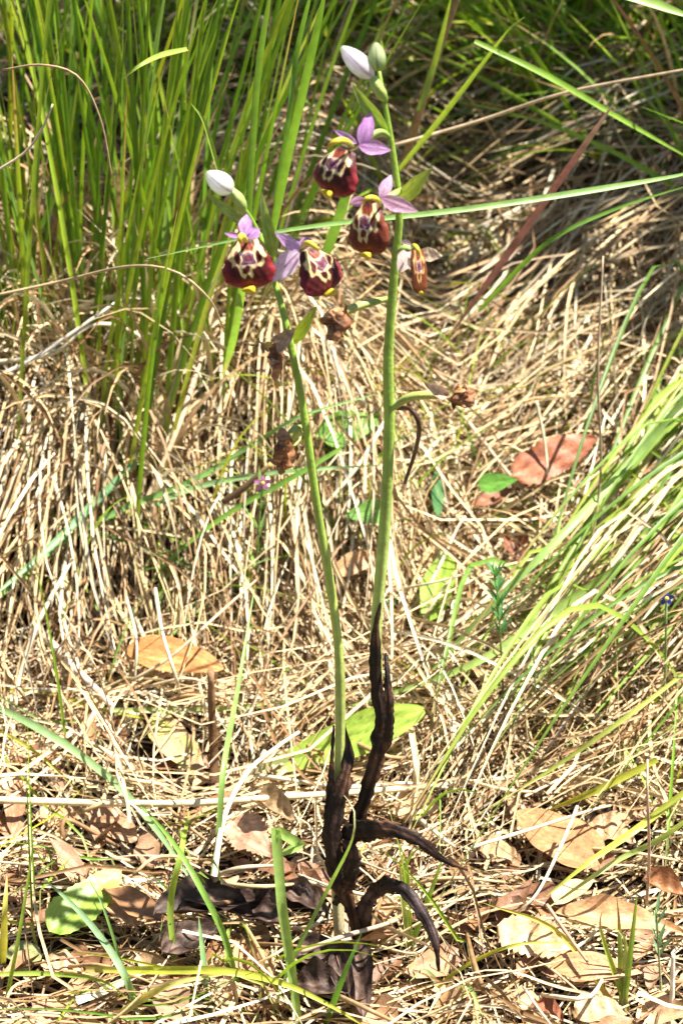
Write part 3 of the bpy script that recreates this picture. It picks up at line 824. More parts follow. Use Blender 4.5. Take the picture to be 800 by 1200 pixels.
single(GB, 'level thin green blade at the bottom left edge', 'grass blade', [(-12, 1142, .02), (60, 1141, .022), (120, 1150, .02), (152, 1172, .01)], 6, LIM, group=gG)
single(GB, 'dark green upright blade standing before the pale stem base', 'grass blade', [(382, 1200, .004), (400, 1150, .03), (424, 1092, .05)], 8, (.15, .34, .05), group=gG)
single(GB, 'long thin green stalk from the bottom passing the dark stem base', 'grass blade', [(318, 1190, .004), (345, 1120, .03), (385, 1040, .06), (412, 985, .09), (415, 950, .1), (403, 932, .1)], 5, (.26, .40, .10), tip=(.72, .60, .36), group=gG)
single(GB, 'green upright blade left of centre above the yellow blade', 'grass blade', [(205, 1130, .01), (200, 1060, .03), (212, 1000, .05), (222, 950, .055)], 8, LIM, group=gG)
single(GB, 'forked green blade leaning left from the soil below the stick', 'grass blade', [(280, 1160, .004), (262, 1095, .03), (235, 1040, .05), (205, 990, .055), (165, 942, .06)], 8, (.22, .40, .07), group=gG)
single(GB, 'tall thin green blade rising past the stick', 'grass blade', [(246, 1050, .01), (256, 980, .03), (262, 900, .05), (280, 800, .06), (298, 690, .075)], 7, (.24, .40, .10), group=gG)
single(GB, 'short bluish blade upright by the dark leaf remains', 'grass blade', [(246, 1190, .004), (238, 1120, .02), (233, 1075, .03)], 8, (.24, .42, .16), group=gG)
single(GB, 'yellowing upright blade at the far bottom left', 'grass blade', [(4, 1130, .01), (6, 1070, .04), (9, 1022, .05)], 9, (.52, .50, .10), tip=(.5, .3, .08), group=gG)
single(GB, 'thin green blade standing at the far bottom left', 'grass blade', [(2, 1200, .004), (20, 1110, .04), (35, 1020, .07), (40, 975, .085)], 5, LIM, group=gG)
single(GB, 'yellow green blade crossing the flat holed leaf from the right', 'grass blade', [(812, 920, .06), (750, 968, .045), (690, 1010, .035), (640, 1050, .025)], 9, (.46, .52, .08), group=gG)
single(GB, 'pale green blade running below the yellow green one at right', 'grass blade', [(812, 955, .06), (770, 985, .045), (720, 1010, .03), (640, 1065, .02)], 7, (.40, .50, .16), group=gG)
single(GB, 'broad yellow green blade lying at right above the tan leaves', 'grass blade', [(770, 890, .04), (715, 918, .035), (690, 930, .03), (640, 950, .02)], 9, (.46, .48, .06), group=gG)
single(GB, 'yellow blade curving left in front of the dark curled leaf', 'grass blade', [(505, 1165, .006), (540, 1135, .02), (600, 1108, .03), (668, 1104, .03)], 5, (.42, .44, .07), group=gG)
single(ST, 'thin pale straw lying diagonally across the flat holed leaf', 'straw', [(676, 945, .03), (655, 995, .028), (630, 1045, .025), (606, 1070, .02)], 4.5, PALE, kind='tube', group=gS)
single(ST, 'thin pale straw lying nearly level above the flat holed leaf', 'straw', [(552, 993, .025), (620, 972, .028), (690, 950, .028), (715, 944, .025)], 4.5, PALE, kind='tube', group=gS)
single(ST, 'slender upright straw at the right bottom above the leaves', 'straw', [(757, 1060, .02), (760, 1000, .05), (758, 930, .08), (758, 890, .09)], 4, (.55, .38, .26), kind='tube', group=gS)
single(ST, 'white straw standing at the bottom right edge', 'straw', [(784, 1205, .004), (787, 1160, .02), (788, 1118, .035)], 7, (.80, .74, .58), kind='tube', group=gS)
single(ST, 'brown straw lying across the pale scalloped leaf', 'straw', [(640, 1060, .03), (668, 1100, .028), (690, 1130, .026)], 5, (.48, .30, .18), kind='tube', group=gS)
single(ST, 'tan straw curving across the foot of the dark stems', 'straw', [(352, 1116, .02), (400, 1098, .03), (445, 1085, .03), (470, 1076, .02)], 6, (.62, .46, .30), kind='tube', group=gS)
single(ST, 'pale straw leaning upright right of the dark sheath', 'straw', [(482, 960, .01), (486, 905, .04), (480, 860, .05)], 6, (.76, .62, .36), kind='tube', group=gS)
single(ST, 'wavy pale straw rising over the grey pink leaf', 'straw', [(248, 1050, .02), (262, 960, .03), (290, 905, .03), (325, 875, .03), (350, 858, .03)], 7, (.74, .64, .48), kind='tube', group=gS)
single(ST, 'tan straw hanging before the reddish leaf at right', 'straw', [(628, 470, .07), (638, 520, .05), (642, 570, .035)], 4, PALE, kind='tube', group=gS)
single(ST, 'tan straw crossing the gap right of the taller stem', 'straw', [(500, 520, .05), (545, 490, .05), (600, 560, .035), (640, 600, .03), (690, 640, .03)][1:], 4.5, (.60, .46, .31), kind='tube', group=gS)
single(ST, 'pale straw slanting between the two orchid stems', 'straw', [(450, 495, .05), (420, 545, .04), (375, 600, .03), (345, 640, .02)], 5, PALE, kind='tube', group=gS)
single(ST, 'tan straw slanting up past the bright green pointed leaf', 'straw', [(455, 742, .02), (500, 690, .03), (535, 620, .045), (545, 605, .05)], 5, (.62, .48, .32), kind='tube', group=gS)
single(GB, 'yellow green blade lying across the right middle litter', 'grass blade', [(800, 790, .06), (720, 850, .04), (640, 905, .03), (560, 955, .02)], 6, (.38, .44, .09), group=gG)
single(GB, 'thick green grass stalk behind the upper two flowers', 'grass blade', [(372, 320, Y(.2)), (390, 275, Y(.19)), (404, 232, Y(.18)), (412, 190, Y(.18))], 12, (.18, .34, .06), taper=10, group=gG)
single(GB, 'green stalk below the left flower', 'grass blade', [(262, 440, Y(.2)), (275, 390, Y(.16)), (285, 330, Y(.12)), (290, 290, Y(.1))], 9, (.22, .40, .07), base=(.42, .36, .18), w0=.35, taper=10, group=gG)
single(GB, 'tall straight green blade rising between the two flower spikes', 'grass blade', [(316, 290, Y(.14)), (335, 195, Y(.12)), (360, 85, Y(.1)), (382, -15, Y(.09))], 10, (.20, .38, .05), taper=12, group=gG)
single(GB, 'tall green blade leaning just left of the straight one', 'grass blade', [(322, 235, Y(.16)), (338, 140, Y(.15)), (348, 60, Y(.15)), (366, -15, Y(.14))], 6, (.16, .32, .05), taper=12, group=gG)
single(GB, 'upright green blade above the white left bud', 'grass blade', [(288, 330, Y(.15)), (294, 200, Y(.14)), (303, 80, Y(.13)), (318, -15, Y(.12))], 8, (.21, .38, .06), taper=12, group=gG)
single(GB, 'light green blade bending at its tip beside the white left bud', 'grass blade', [(256, 200, Y(.1)), (248, 170, Y(.1)), (238, 140, Y(.1)), (224, 121, Y(.1))], 6, LIM, group=gG)
single(GB, 'short yellow green blade pointing left among the upright grass', 'grass blade', [(220, 57, Y(.18)), (190, 64, Y(.17)), (165, 76, Y(.16)), (143, 93, Y(.16))], 7, LIM, group=gG)
single(ST, 'dry brown straw arching over among the upright left grass', 'straw', [(4, 82, Y(.16)), (50, 76, Y(.15)), (92, 90, Y(.15)), (118, 140, Y(.15)), (132, 210, Y(.15))], 2.8, (.46, .32, .17), kind='tube', group=gS)
single(ST, 'pale dry straw lying at the far left edge of the tussock', 'straw', [(-8, 203, Y(.16)), (30, 178, Y(.16)), (50, 150, Y(.16)), (62, 122, Y(.16))], 3.4, (.60, .48, .31), kind='tube', group=gS)
single(ST, 'tan dead blade arching across the middle of the tussock base', 'straw', [(-10, 347, Y(.18)), (70, 330, Y(.18)), (150, 312, Y(.16)), (205, 318, Y(.15)), (245, 350, Y(.15)), (262, 385, Y(.16))], 3.6, (.50, .37, .2), kind='tube', group=gS)
single(ST, 'broken dark tipped straw lying before the withered flowers', 'straw', [(262, 588, .05), (290, 568, .055), (318, 543, .06)], 9, (.17, .10, .05), tip=(.55, .40, .14), kind='tube', group=gS)
single(ST, 'dark thin dead stem hanging beside the taller stem', 'straw', [(466, 478, Y(-.01)), (482, 480, Y(-.02)), (491, 500, Y(-.02)), (486, 530, Y(-.01)), (474, 566, Y(.0))], 6, (.07, .03, .02), kind='tube', group=gS)

for (lab_, pl_, w_, c_) in [
    ('pale straw curving down over the left half of the orange leaf', [(182, 690, .05), (190, 740, .05), (205, 790, .045), (212, 815, .02)], 5, PALE),
    ('tan straw crossing the orange leaf toward the stick', [(150, 800, .03), (200, 770, .045), (250, 725, .05), (300, 680, .05)], 4, TAN),
    ('thin pale straw over the left tip of the orange leaf', [(148, 700, .05), (160, 750, .045), (158, 800, .03)], 4, PALE),
    ('thin straw grazing the lower edge of the orange leaf', [(170, 805, .03), (220, 795, .04), (262, 808, .03)], 3.5, TAN),
    ('tan straw lying across the bright green pointed leaf', [(478, 760, .03), (512, 700, .045), (560, 640, .05)], 4, TAN),
    ('pale straw crossing low over the bright green pointed leaf', [(470, 690, .04), (510, 682, .05), (560, 668, .05)], 3.5, PALE)]:
    single(ST, lab_, 'straw', pl_, w_, c_, kind='tube', n=14, group=gS)

# loose straws that lie on top, each told apart by its look and its nearest landmark
MARKS = [((655, 985), 'the flat holed leaf'), ((627, 1098), 'the pale scalloped leaf'), ((720, 1080), 'the long tan leaf'), ((695, 1138), 'the arched orange brown leaf'), ((205, 775), 'the orange brown oval leaf'),
         ((100, 1058), 'the yellow green leaf'), ((295, 985), 'the greyish pink leaf'), ((248, 865), 'the upright stick'), ((480, 1000), 'the drooping withered leaf'), ((515, 1120), 'the curled withered leaf tip'), ((515, 685), 'the bright green pointed leaf'),
         ((440, 845), 'the broad orchid leaf'), ((590, 800), 'the fuzzy seedling'), ((630, 840), 'the smaller seedling'), ((330, 1060), 'the sharply bent blade'), ((135, 965), 'the pinkish brown buried leaf'),
         ((208, 872), 'the green patched pink leaf'), ((310, 560), 'the tiny pink flower'), ((150, 590), 'the kinked blade'), ((730, 1180), 'the corner sprout'), ((560, 775), 'the tiny white flower'), ((40, 1120), 'the pale green leaf at the edge'), ((240, 1140), 'the level yellow blade'), ((70, 720), 'the steep pale straw')]
used_labels = set(); spare = []
for k in range(110):
    px, py = rng.uniform(0, 800), rng.uniform(690, 1190)
    if k % 3 == 0: px, py = rng.uniform(120, 420), rng.uniform(470, 760)
    upper = py <= 760
    a = rng.normal(-1.45, .35) if upper else rng.normal(0, .7)
    Lp = rng.uniform(60, 150)
    dx, dy = math.cos(a) * Lp, -math.sin(a) * Lp * (-1 if upper else .7)
    if upper: dy = abs(dy)
    h = rng.uniform(.016, .03); b = rng.normal(0, 10); w = rng.uniform(3, 6.5)
    ci = rng.choice(7, p=STRAW_W); c = np.clip(STRAW[ci] * rng.uniform(.95, 1.2), 0, .85)
    if min(math.hypot(px - mx, py - my) for (mx, my), _ in MARKS[:16]) < 26: continue
    ang = math.degrees(math.atan2(-dy * (1 if dx >= 0 else -1), abs(dx)))
    slope = 'level' if abs(ang) < 14 else 'steep' if abs(ang) > 62 else 'rising to the right' if ang > 0 else 'falling to the right'
    (mx, my), mk = min(MARKS, key=lambda q: math.hypot(px - q[0][0], py - q[0][1]))
    ex, ey = px - mx, py - my
    side = ('left of' if ex < 0 else 'right of') if abs(ex) > abs(ey) else ('above' if ey < 0 else 'below')
    if math.hypot(ex, ey) > 110: continue
    lab = '%s %s straw %s just %s %s' % ('thin' if w < 4.6 else 'thick', ['pale', 'tan', 'brown', 'bleached', 'dark brown', 'greyish', 'tan'][ci], slope, side, mk)
    if lab in used_labels or len(lab.split()) > 16: continue
    used_labels.add(lab)
    single('straw', lab, 'straw', [(px - dx / 2, py - dy / 2, h * .6), (px + b, py + b, h), (px + dx / 2, py + dy / 2, h * .6)], w, c, kind='tube', n=12, group='single dry straws')

# ------------------------------------------------------------------ stick, seedlings, small flowers
pth = spline([G(252, 952, 0), G(250, 880, .022), G(247, 786, .06)], 14)
v, f, c = tube(pth, np.linspace(.0021, .0015, 14), 9, grad(14, (0, (.07, .035, .02)), (.6, (.15, .075, .03)), (1, (.28, .16, .08))),
               groove=lambda a, s: 1 + .12 * math.sin(3 * a + s * 5) + .07 * math.sin(s * 60))
tag(obj('stick', v, f, M_BARK, cols=c), 'short dark brown broken stick standing upright in the left litter', 'stick')

def seedling(label, path_px, h_top, n_leaf, leaf_len, dark_stem, cat='seedling', name='seedling', cl=(.14, .33, .12), spread=.8, from_s=.0, wst=2.6):
    foot = G(*path_px[0])
    pts = [foot] + [P(px, py, foot[1] + .004 * math.sin(k * 2.0)) for k, (px, py) in enumerate(path_px) if k]
    path = spline(pts, 18)
    root = empty(name, path[0]); tag(root, label, cat, 'seedlings in the litter')
    v, f, c = tube(path, np.linspace(wst * .6, wst * .4, 18) * mpp(path[0]), 7, grad(18, (0, dark_stem), (.55, dark_stem), (.75, (.2, .32, .1)), (1, (.2, .34, .1))))
    obj('stem', v, f, M_STEM, root, c)
    for k in range(n_leaf):
        s = from_s + (1 - from_s) * (k + .5) / n_leaf
        q = path[min(17, int(s * 17))]
        a = k * 2.4
        L = leaf_len * rng.uniform(.7, 1.1)
        d = unit(np.array([math.cos(a) * spread, math.sin(a) * spread * .7, .9]))
        v, f, c = leaf(q, q + d * L, L * .16, unit(np.array([-d[0], -d[1] - .4, 1.2])), prof='lance', fold=.2, color=np.array(cl) * rng.uniform(.8, 1.2), nL=8, nW=2, sag=.1, seed=k)
        obj('leaf', v, f, M_GREENLEAF, root, c)
    return root, path

seedling('dark stemmed seedling with fuzzy blue green top right of the stems', [(607, 912), (592, 850), (587, 770), (584, 715), (578, 660)], .075, 44, .0095, (.10, .035, .025), from_s=.74, spread=.42)
seedling('smaller dark stemmed seedling with sparse green tip', [(668, 915), (640, 872), (628, 815), (624, 752)], .055, 8, .010, (.13, .06, .04), from_s=.75, spread=.4, wst=2.2)
seedling('tiny grey green seedling in the bottom right corner leaves', [(776, 1185), (772, 1130), (768, 1066)], .045, 12, .009, (.36, .40, .2), from_s=.45, cl=(.22, .38, .2), spread=.35)
seedling('tiny grey green seedling right beside the dark sheath tip', [(455, 760), (457, 735), (460, 704)], .02, 6, .007, (.25, .34, .16), from_s=.5, cl=(.12, .30, .18), spread=.5)
root, path = seedling('thin stem with tiny pink flower left of the shorter orchid', [(296, 745), (300, 690), (303, 620), (308, 565)], .06, 7, .013, (.26, .40, .12), name='wildflower', cat='wildflower', from_s=.3, cl=(.26, .42, .1), spread=.35)
def blossom(root, q, L, cl, n=5, width=.5):
    for k in range(n):
        a = 2 * math.pi * k / n + .3
        d = unit(np.array([math.cos(a), -.35, math.sin(a)]))
        v, f, c = leaf(q, q + d * L, L * width, unit(np.array([0, -1, .3]) - d * .2), prof='obov', color=cl, nL=8, nW=2, vein=.05, patch=.1)
        obj('petal', v, f, M_PETAL, root, c)
    v, f, c = tube(spline([q + np.array([0, -.0006, 0]), q + np.array([0, -.002, .0003])], 4), np.array([.0008, .001, .0009, .0003]), 8, grad(4, (0, (.6, .5, .1)), (1, (.7, .55, .1))))
    obj('eye', v, f, M_YELLOW, root, c)
blossom(root, path[-1], .0042, (.62, .24, .55))
def ground_flower(label, px, py, h, L, cl):
    q = G(px, py, h); g = np.array([q[0], q[1] + .004, float(terrain(q[0], q[1] + .004))])
    root = empty('wildflower', g); tag(root, label, 'wildflower', 'tiny wildflowers')
    v, f, c = tube(spline([g, (g + q) / 2 + np.array([.002, 0, 0]), q], 8), .0005, 6, grad(8, (0, (.2, .3, .1)), (1, (.24, .36, .12))))
    obj('stem', v, f, M_STEM, root, c)
    blossom(root, q, L, cl)
ground_flower('tiny white flower on the green blade right of the dark stem', 560, 775, .03, .0026, (.82, .82, .80))
ground_flower('small bright blue flower in the right edge grass', 780, 700, .085, .0036, (.05, .08, .42))

# sprouts at the bottom
def sprout(label, basepx, tips, group='green sprouts at the bottom', w=7, cols_=None):
    b = G(*basepx)
    root = empty('grass_sprout', b); tag(root, label, 'grass sprout', group)
    for k, (tx, ty, h, c) in enumerate(tips):
        t = G(tx, ty, h); mid = (b + t) / 2 + np.array([rng.normal(0, .002), 0, .008 + .1 * h])
        path = spline([b + np.array([rng.normal(0, .001), 0, -.001]), mid, t], 14)
        v, f, cc = blade_mesh(path, w * mpp(b), (.62, .60, .30), c, c, nrm=(.1, -.8, .5), w0=.8)
        obj('blade', v, f, M_GRASS, root, cc)
sprout('yellow green sprout with spread blades rising in the bottom right corner', (729, 1188),
       [(566, 1058, .035, (.55, .50, .10)), (705, 1068, .05, LIM), (722, 1052, .05, (.32, .44, .12)), (746, 1045, .06, (.26, .42, .07)), (716, 1085, .04, (.5, .55, .2))], w=8)
sprout('pale green sprout right behind the drooping curled leaf', (478, 1120),
       [(468, 990, .05, LIM), (500, 985, .055, (.30, .46, .08)), (458, 1050, .03, (.24, .42, .06)), (520, 1000, .045, (.26, .42, .08)), (476, 1000, .06, (.5, .56, .2))], w=7)
sprout('arching pale green sprout at the bottom centre below the curled leaf', (528, 1172),
       [(480, 1150, .012, (.40, .46, .2)), (560, 1200, .012, (.45, .52, .2)), (565, 1190, .02, (.36, .48, .16)), (500, 1190, .012, (.55, .50, .3))], w=8)
sprout('thin green sprout left below the stick', (268, 1085), [(300, 1140, .02, LIM), (225, 1008, .05, (.3, .44, .12)), (245, 1030, .05, (.3, .44, .08)), (262, 1150, .02, (.34, .46, .1))], w=7)

# ------------------------------------------------------------------ the orchids
def inpoly(x, y, poly):
    poly = np.asarray(poly, float); inside = np.zeros(x.shape, bool)
    j = len(poly) - 1
    for i in range(len(poly)):
        xi, yi = poly[i]; xj, yj = poly[j]
        cnd = ((yi > y) != (yj > y)) & (x < (xj - xi) * (y - yi) / (yj - yi + 1e-12) + xi)
        inside ^= cnd; j = i
    return inside

def sdist(x, y, poly):
    """signed distance (negative inside) to a closed polygon"""
    poly = np.asarray(poly, float); d = np.full(x.shape, 9.0)
    for i in range(len(poly)):
        a = poly[i]; b = poly[(i + 1) % len(poly)]
        e = b - a
        t = np.clip(((x - a[0]) * e[0] + (y - a[1]) * e[1]) / (e @ e + 1e-12), 0, 1)
        d = np.minimum(d, np.hypot(x - a[0] - t * e[0], y - a[1] - t * e[1]))
    return np.where(inpoly(x, y, poly), -d, d)

OUTER = [(-.40, .02), (-.46, .14), (-.72, .24), (-.82, .36), (-.66, .44), (-.64, .54), (-.46, .52), (-.34, .58), (-.32, .70), (-.18, .77), (-.06, .69), (.08, .77), (.18, .68), (.16, .57), (.34, .52),
         (.50, .56), (.60, .48), (.56, .38), (.72, .30), (.62, .20), (.44, .14), (.38, .02)]
LOZ_L = [(-.36, .20), (-.52, .27), (-.58, .38), (-.50, .48), (-.38, .50), (-.31, .38)]
LOZ_R = [(.34, .20), (.46, .25), (.52, .36), (.44, .48), (.30, .48), (.26, .36)]
FIELD = [(-.28, .26), (.24, .26), (.22, .36), (.30, .46), (.12, .50), (-.12, .52), (-.34, .47), (-.26, .37)]
RIM = [(-.18, .30), (.14, .30), (.16, .42), (-.02, .47), (-.2, .42)]
SPOT = [(-.22, .55), (-.06, .51), (.08, .55), (.06, .65), (-.08, .69), (-.21, .65)]
THROAT = [(-.26, .0), (-.30, .12), (-.22, .24), (.20, .24), (.28, .12), (.24, .0)]

def lip_colour(x, v, base, rim, cream, shift=0., seed=0):
    r_ = np.random.default_rng(seed)
    xw = x + .03 * np.sin(v * 17 + seed) - shift
    vw = v + .018 * np.sin(x * 13 + seed * 2)
    def mixin(c, d, colr, soft=.022):
        k = np.clip(.5 - d / soft, 0, 1)[..., None]
        return c * (1 - k) + np.array(colr) * k
    edge = np.clip((np.abs(x) - .62) / .4, 0, 1) + np.clip((v - .72) / .28, 0, 1) * .8
    c = np.array(base)[None, None] * (1 - np.clip(edge, 0, 1)[..., None]) + np.array(rim)[None, None] * np.clip(edge, 0, 1)[..., None]
    c = mixin(c, sdist(xw, vw, OUTER), cream)
    c = mixin(c, sdist(xw, vw, LOZ_L), np.array(base) * 1.3)
    c = mixin(c, sdist(xw, vw, LOZ_R), np.array(base) * 1.3)
    c = mixin(c, sdist(xw, vw, FIELD), (.13, .03, .045))
    dr = np.abs(sdist(xw, vw, FIELD)); c = mixin(c, dr - .010, (.74, .58, .52), .026)
    dr = np.abs(sdist(xw, vw, RIM)); c = mixin(c, dr - .003, (.50, .33, .38), .024)
    c = mixin(c, sdist(xw, vw, SPOT), np.array(base) * 1.1)
    c = mixin(c, sdist(xw, vw, THROAT), (.20, .035, .012), .05)
    c = mixin(c, sdist(xw, vw, [(-.2, 0), (-.22, .07), (0, .1), (.2, .07), (.2, 0)]), (.06, .008, .006), .05)
    return c * (1 + .07 * r_.normal(0, 1, x.shape)[..., None])

def frame(roll, yaw, pitch):
    """right, out, up of a lip: roll turns it in the plane facing the path, yaw turns its face to the side, pitch tips its face down"""
    R0 = np.array([1.0, 0, 0]); U0 = UPV; O0 = -FWD
    U1 = U0 * math.cos(roll) - R0 * math.sin(roll); R1 = R0 * math.cos(roll) + U0 * math.sin(roll)
    O2 = O0 * math.cos(yaw) + R1 * math.sin(yaw); R2 = R1 * math.cos(yaw) - O0 * math.sin(yaw)
    O3 = O2 * math.cos(pitch) - U1 * math.sin(pitch); U3 = U1 * math.cos(pitch) + O2 * math.sin(pitch)
    return R2, O3, U3

PLANE = -0.02

def flower(plant, centre, wpx, hpx, roll, yaw, sepals, petals, column, y=PLANE - .012, base=(.065, .006, .006), rim=(.32, .022, .026), cream=(.74, .56, .24), sep_col=(.66, .38, .66), sep_col2=(.74, .52, .74),
           seed=0, folded=0., label=None, ovary=None, app=True, shift=0.):
    c0 = P(centre[0], centre[1], y); k = mpp(c0)
    fl = empty('flower', c0, plant)
    if label: fl['label'] = label
    R_, O_, U_ = frame(math.radians(roll), math.radians(yaw), math.radians(12))
    a, b = wpx * k * .5, hpx * k * .5
    nV, nU = 56, 28
    v = np.linspace(0, 1, nV)[:, None]; u = np.linspace(-1, 1, nU * 2 + 1)[None, :]
    wp = np.interp(v, [0, .06, .15, .28, .42, .58, .72, .85, .94, 1], [.36, .48, .58, .74, .92, 1.02, 1.02, .90, .64, .2])
    if folded:
        wp = .45 + 0 * v
        wp = np.interp(v, [0, .1, .5, .9, 1], [.7, .85, 1, .9, .3])
    X = a * u * wp * (1 + .03 * np.sin(v * 26 + seed) * np.abs(u) ** 3)
    dome = np.sqrt(np.clip(1 - (u * .93) ** 2, 0, 1))
    depth = (a * .52) * dome * (.25 + .75 * np.sin(np.pi * np.clip(v * .88 + .1, 0, 1))) - a * .35 * np.clip(v - .86, 0, 1) / .14 * .3
    hump = a * .18 * np.exp(-((np.abs(u) - .72) / .2) ** 2 - ((v - .30) / .1) ** 2)        # the two shoulder humps
    lip_noise = a * .012 * np.sin(u * 19 + seed) * np.sin(v * 23)
    D = depth + hump + lip_noise
    Zc = b * (1 - 2 * v) + 0 * u
    V = c0 + X[..., None] * R_ + D[..., None] * O_ + Zc[..., None] * U_
    xn = u * wp
    C = lip_colour(xn + 0 * v, v + 0 * u, base, rim, cream, shift, seed)
    Wn = nU * 2 + 1
    i = np.arange(nV - 1)[:, None] * Wn + np.arange(Wn - 1)[None, :]
    F = np.stack([i, i + 1, i + Wn + 1, i + Wn], -1).reshape(-1, 4)
    obj('lip', V.reshape(-1, 3), F, M_LIP, fl, np.clip(C, .002, .9).reshape(-1, 3))
    if app:   # the yellow appendage at the lower edge
        q = c0 - U_ * b * .93 + O_ * a * .28
        pth = spline([q - O_ * a * .1, q + O_ * a * .12 - U_ * b * .06, q + O_ * a * .30 + U_ * b * .06], 9)
        v_, f_, c_ = tube(pth, np.array([.14, .20, .25, .27, .27, .25, .20, .15, .06]) * a, 12, grad(9, (0, (.50, .36, .03)), (1, (.75, .58, .03))), flat=.55, facing=U_,
                          groove=lambda an, s: 1 + .22 * math.cos(3 * an))
        obj('appendage', v_, f_, M_YELLOW, fl, c_)
    # the column: a hooked yellow beak leaning over the throat, in picture positions
    cp = [P(x_, y_, y - d_) for (x_, y_, d_) in column]
    pth = spline(cp, 12)
    rr = np.interp(np.linspace(0, 1, 12), [0, .2, .5, .8, 1], [1.6, 2.7, 3.5, 3.1, 1.1]) * k * (wpx / 58 if not folded else .75)
    v_, f_, c_ = tube(pth, rr, 12, grad(12, (0, (.40, .50, .08)), (.4, (.70, .62, .07)), (1, (.72, .55, .05))), flat=.85, groove=lambda an, s: 1 + .10 * math.cos(2 * an) * s)
    obj('column', v_, f_, M_YELLOW, fl, c_)
    for (bx, by, tx, ty, w, dz, kw) in sepals:
        tone = lambda q: None if q is None else np.clip(np.array(q) * (np.array([1.12, .96, 1.14]) if seed != 3 else 1.08), 0, .9)
        V_, F_, C_ = leaf(P(bx, by, y + .003), P(tx, ty, y + .003 + dz), w * k * .98, unit(np.array([kw.get('nx', 0.), -1, kw.get('nz', .3)])), prof=kw.get('prof', 'lance'), fold=-.25, roll=.35, curl=kw.get('curl', .06),
                          color=tone(kw.get('c', sep_col)), color2=tone(kw.get('c2', sep_col2)), tipc=tone(kw.get('tip')), vein=-.12, patch=.15, nL=20, nW=8, wave=kw.get('wave', .0), seed=seed + int(tx), nerves=2)
        obj('sepal', V_, F_, M_PETAL, fl, C_)
    for (bx, by, tx, ty, w, dz) in petals:
        V_, F_, C_ = leaf(P(bx, by, y), P(tx, ty, y + dz), w * k, unit(np.array([0, -1, .4])), prof='lance', fold=-.2, roll=.5, color=np.array(sep_col) * np.array([.9, .75, .95]), color2=sep_col, nL=14, nW=5, seed=seed + 5)
        obj('petal', V_, F_, M_PETAL, fl, C_)
    if ovary:
        p = [P(x_, y_, y + d_) for (x_, y_, d_) in ovary]
        pth = spline(p, 12)
        v_, f_, c_ = tube(pth, np.interp(np.linspace(0, 1, 12), [0, .3, .8, 1], [2.6, 4.2, 4.4, 3.0]) * k, 10, grad(12, (0, (.30, .42, .08)), (1, (.36, .50, .14))), groove=lambda an, s: 1 + .08 * math.cos(6 * an))
        obj('ovary', v_, f_, M_STEM, fl, c_)
    return fl

def stem_obj(plant, pl, wpx, cols):
    path = spline([P(x_, y_, d_) for (x_, y_, d_) in pl], 60)
    w = np.interp(np.linspace(0, 1, 60), np.linspace(0, 1, len(wpx)), wpx) * .415 * mpp(path[0])
    w = w * (1 + .03 * np.sin(np.linspace(0, 40, 60)))
    cs = grad(60, *cols) * (1 + .10 * np.sin(np.linspace(0, 31, 60) + path[0, 0] * 900))[:, None] * (1 + rng.normal(0, .05, (60, 1)))
    v, f, c = tube(path, w, 16, cs, groove=lambda a, s: 1 + .07 * math.cos(5 * a + 3 * s) + .03 * math.sin(11 * a + 5 * s))
    c[:960] *= (1 + .12 * np.cos(np.tile(np.arange(16), 60) * 1.9635 + np.repeat(np.linspace(0, 3, 60), 16)))[:, None]
    return obj('stem', v, f, M_STEM, plant, c)

def bract(plant, b, t, w, y=PLANE, dz=-.004, color=(.28, .42, .08), tipc=(.36, .44, .12), curl=.05, normal=(0, -1, .2), name='bract', prof='lance', bend=0.):
    pb = P(b[0], b[1], y)
    V, F, C = leaf(pb, P(t[0], t[1], y + dz), w * mpp(pb), unit(np.array(normal)), prof=prof, fold=.45, curl=curl, color=color, tipc=tipc, vein=.06, nL=18, nW=5, side_bend=bend, nerves=1)
    return obj(name, V, F, M_GREENLEAF, plant, C)

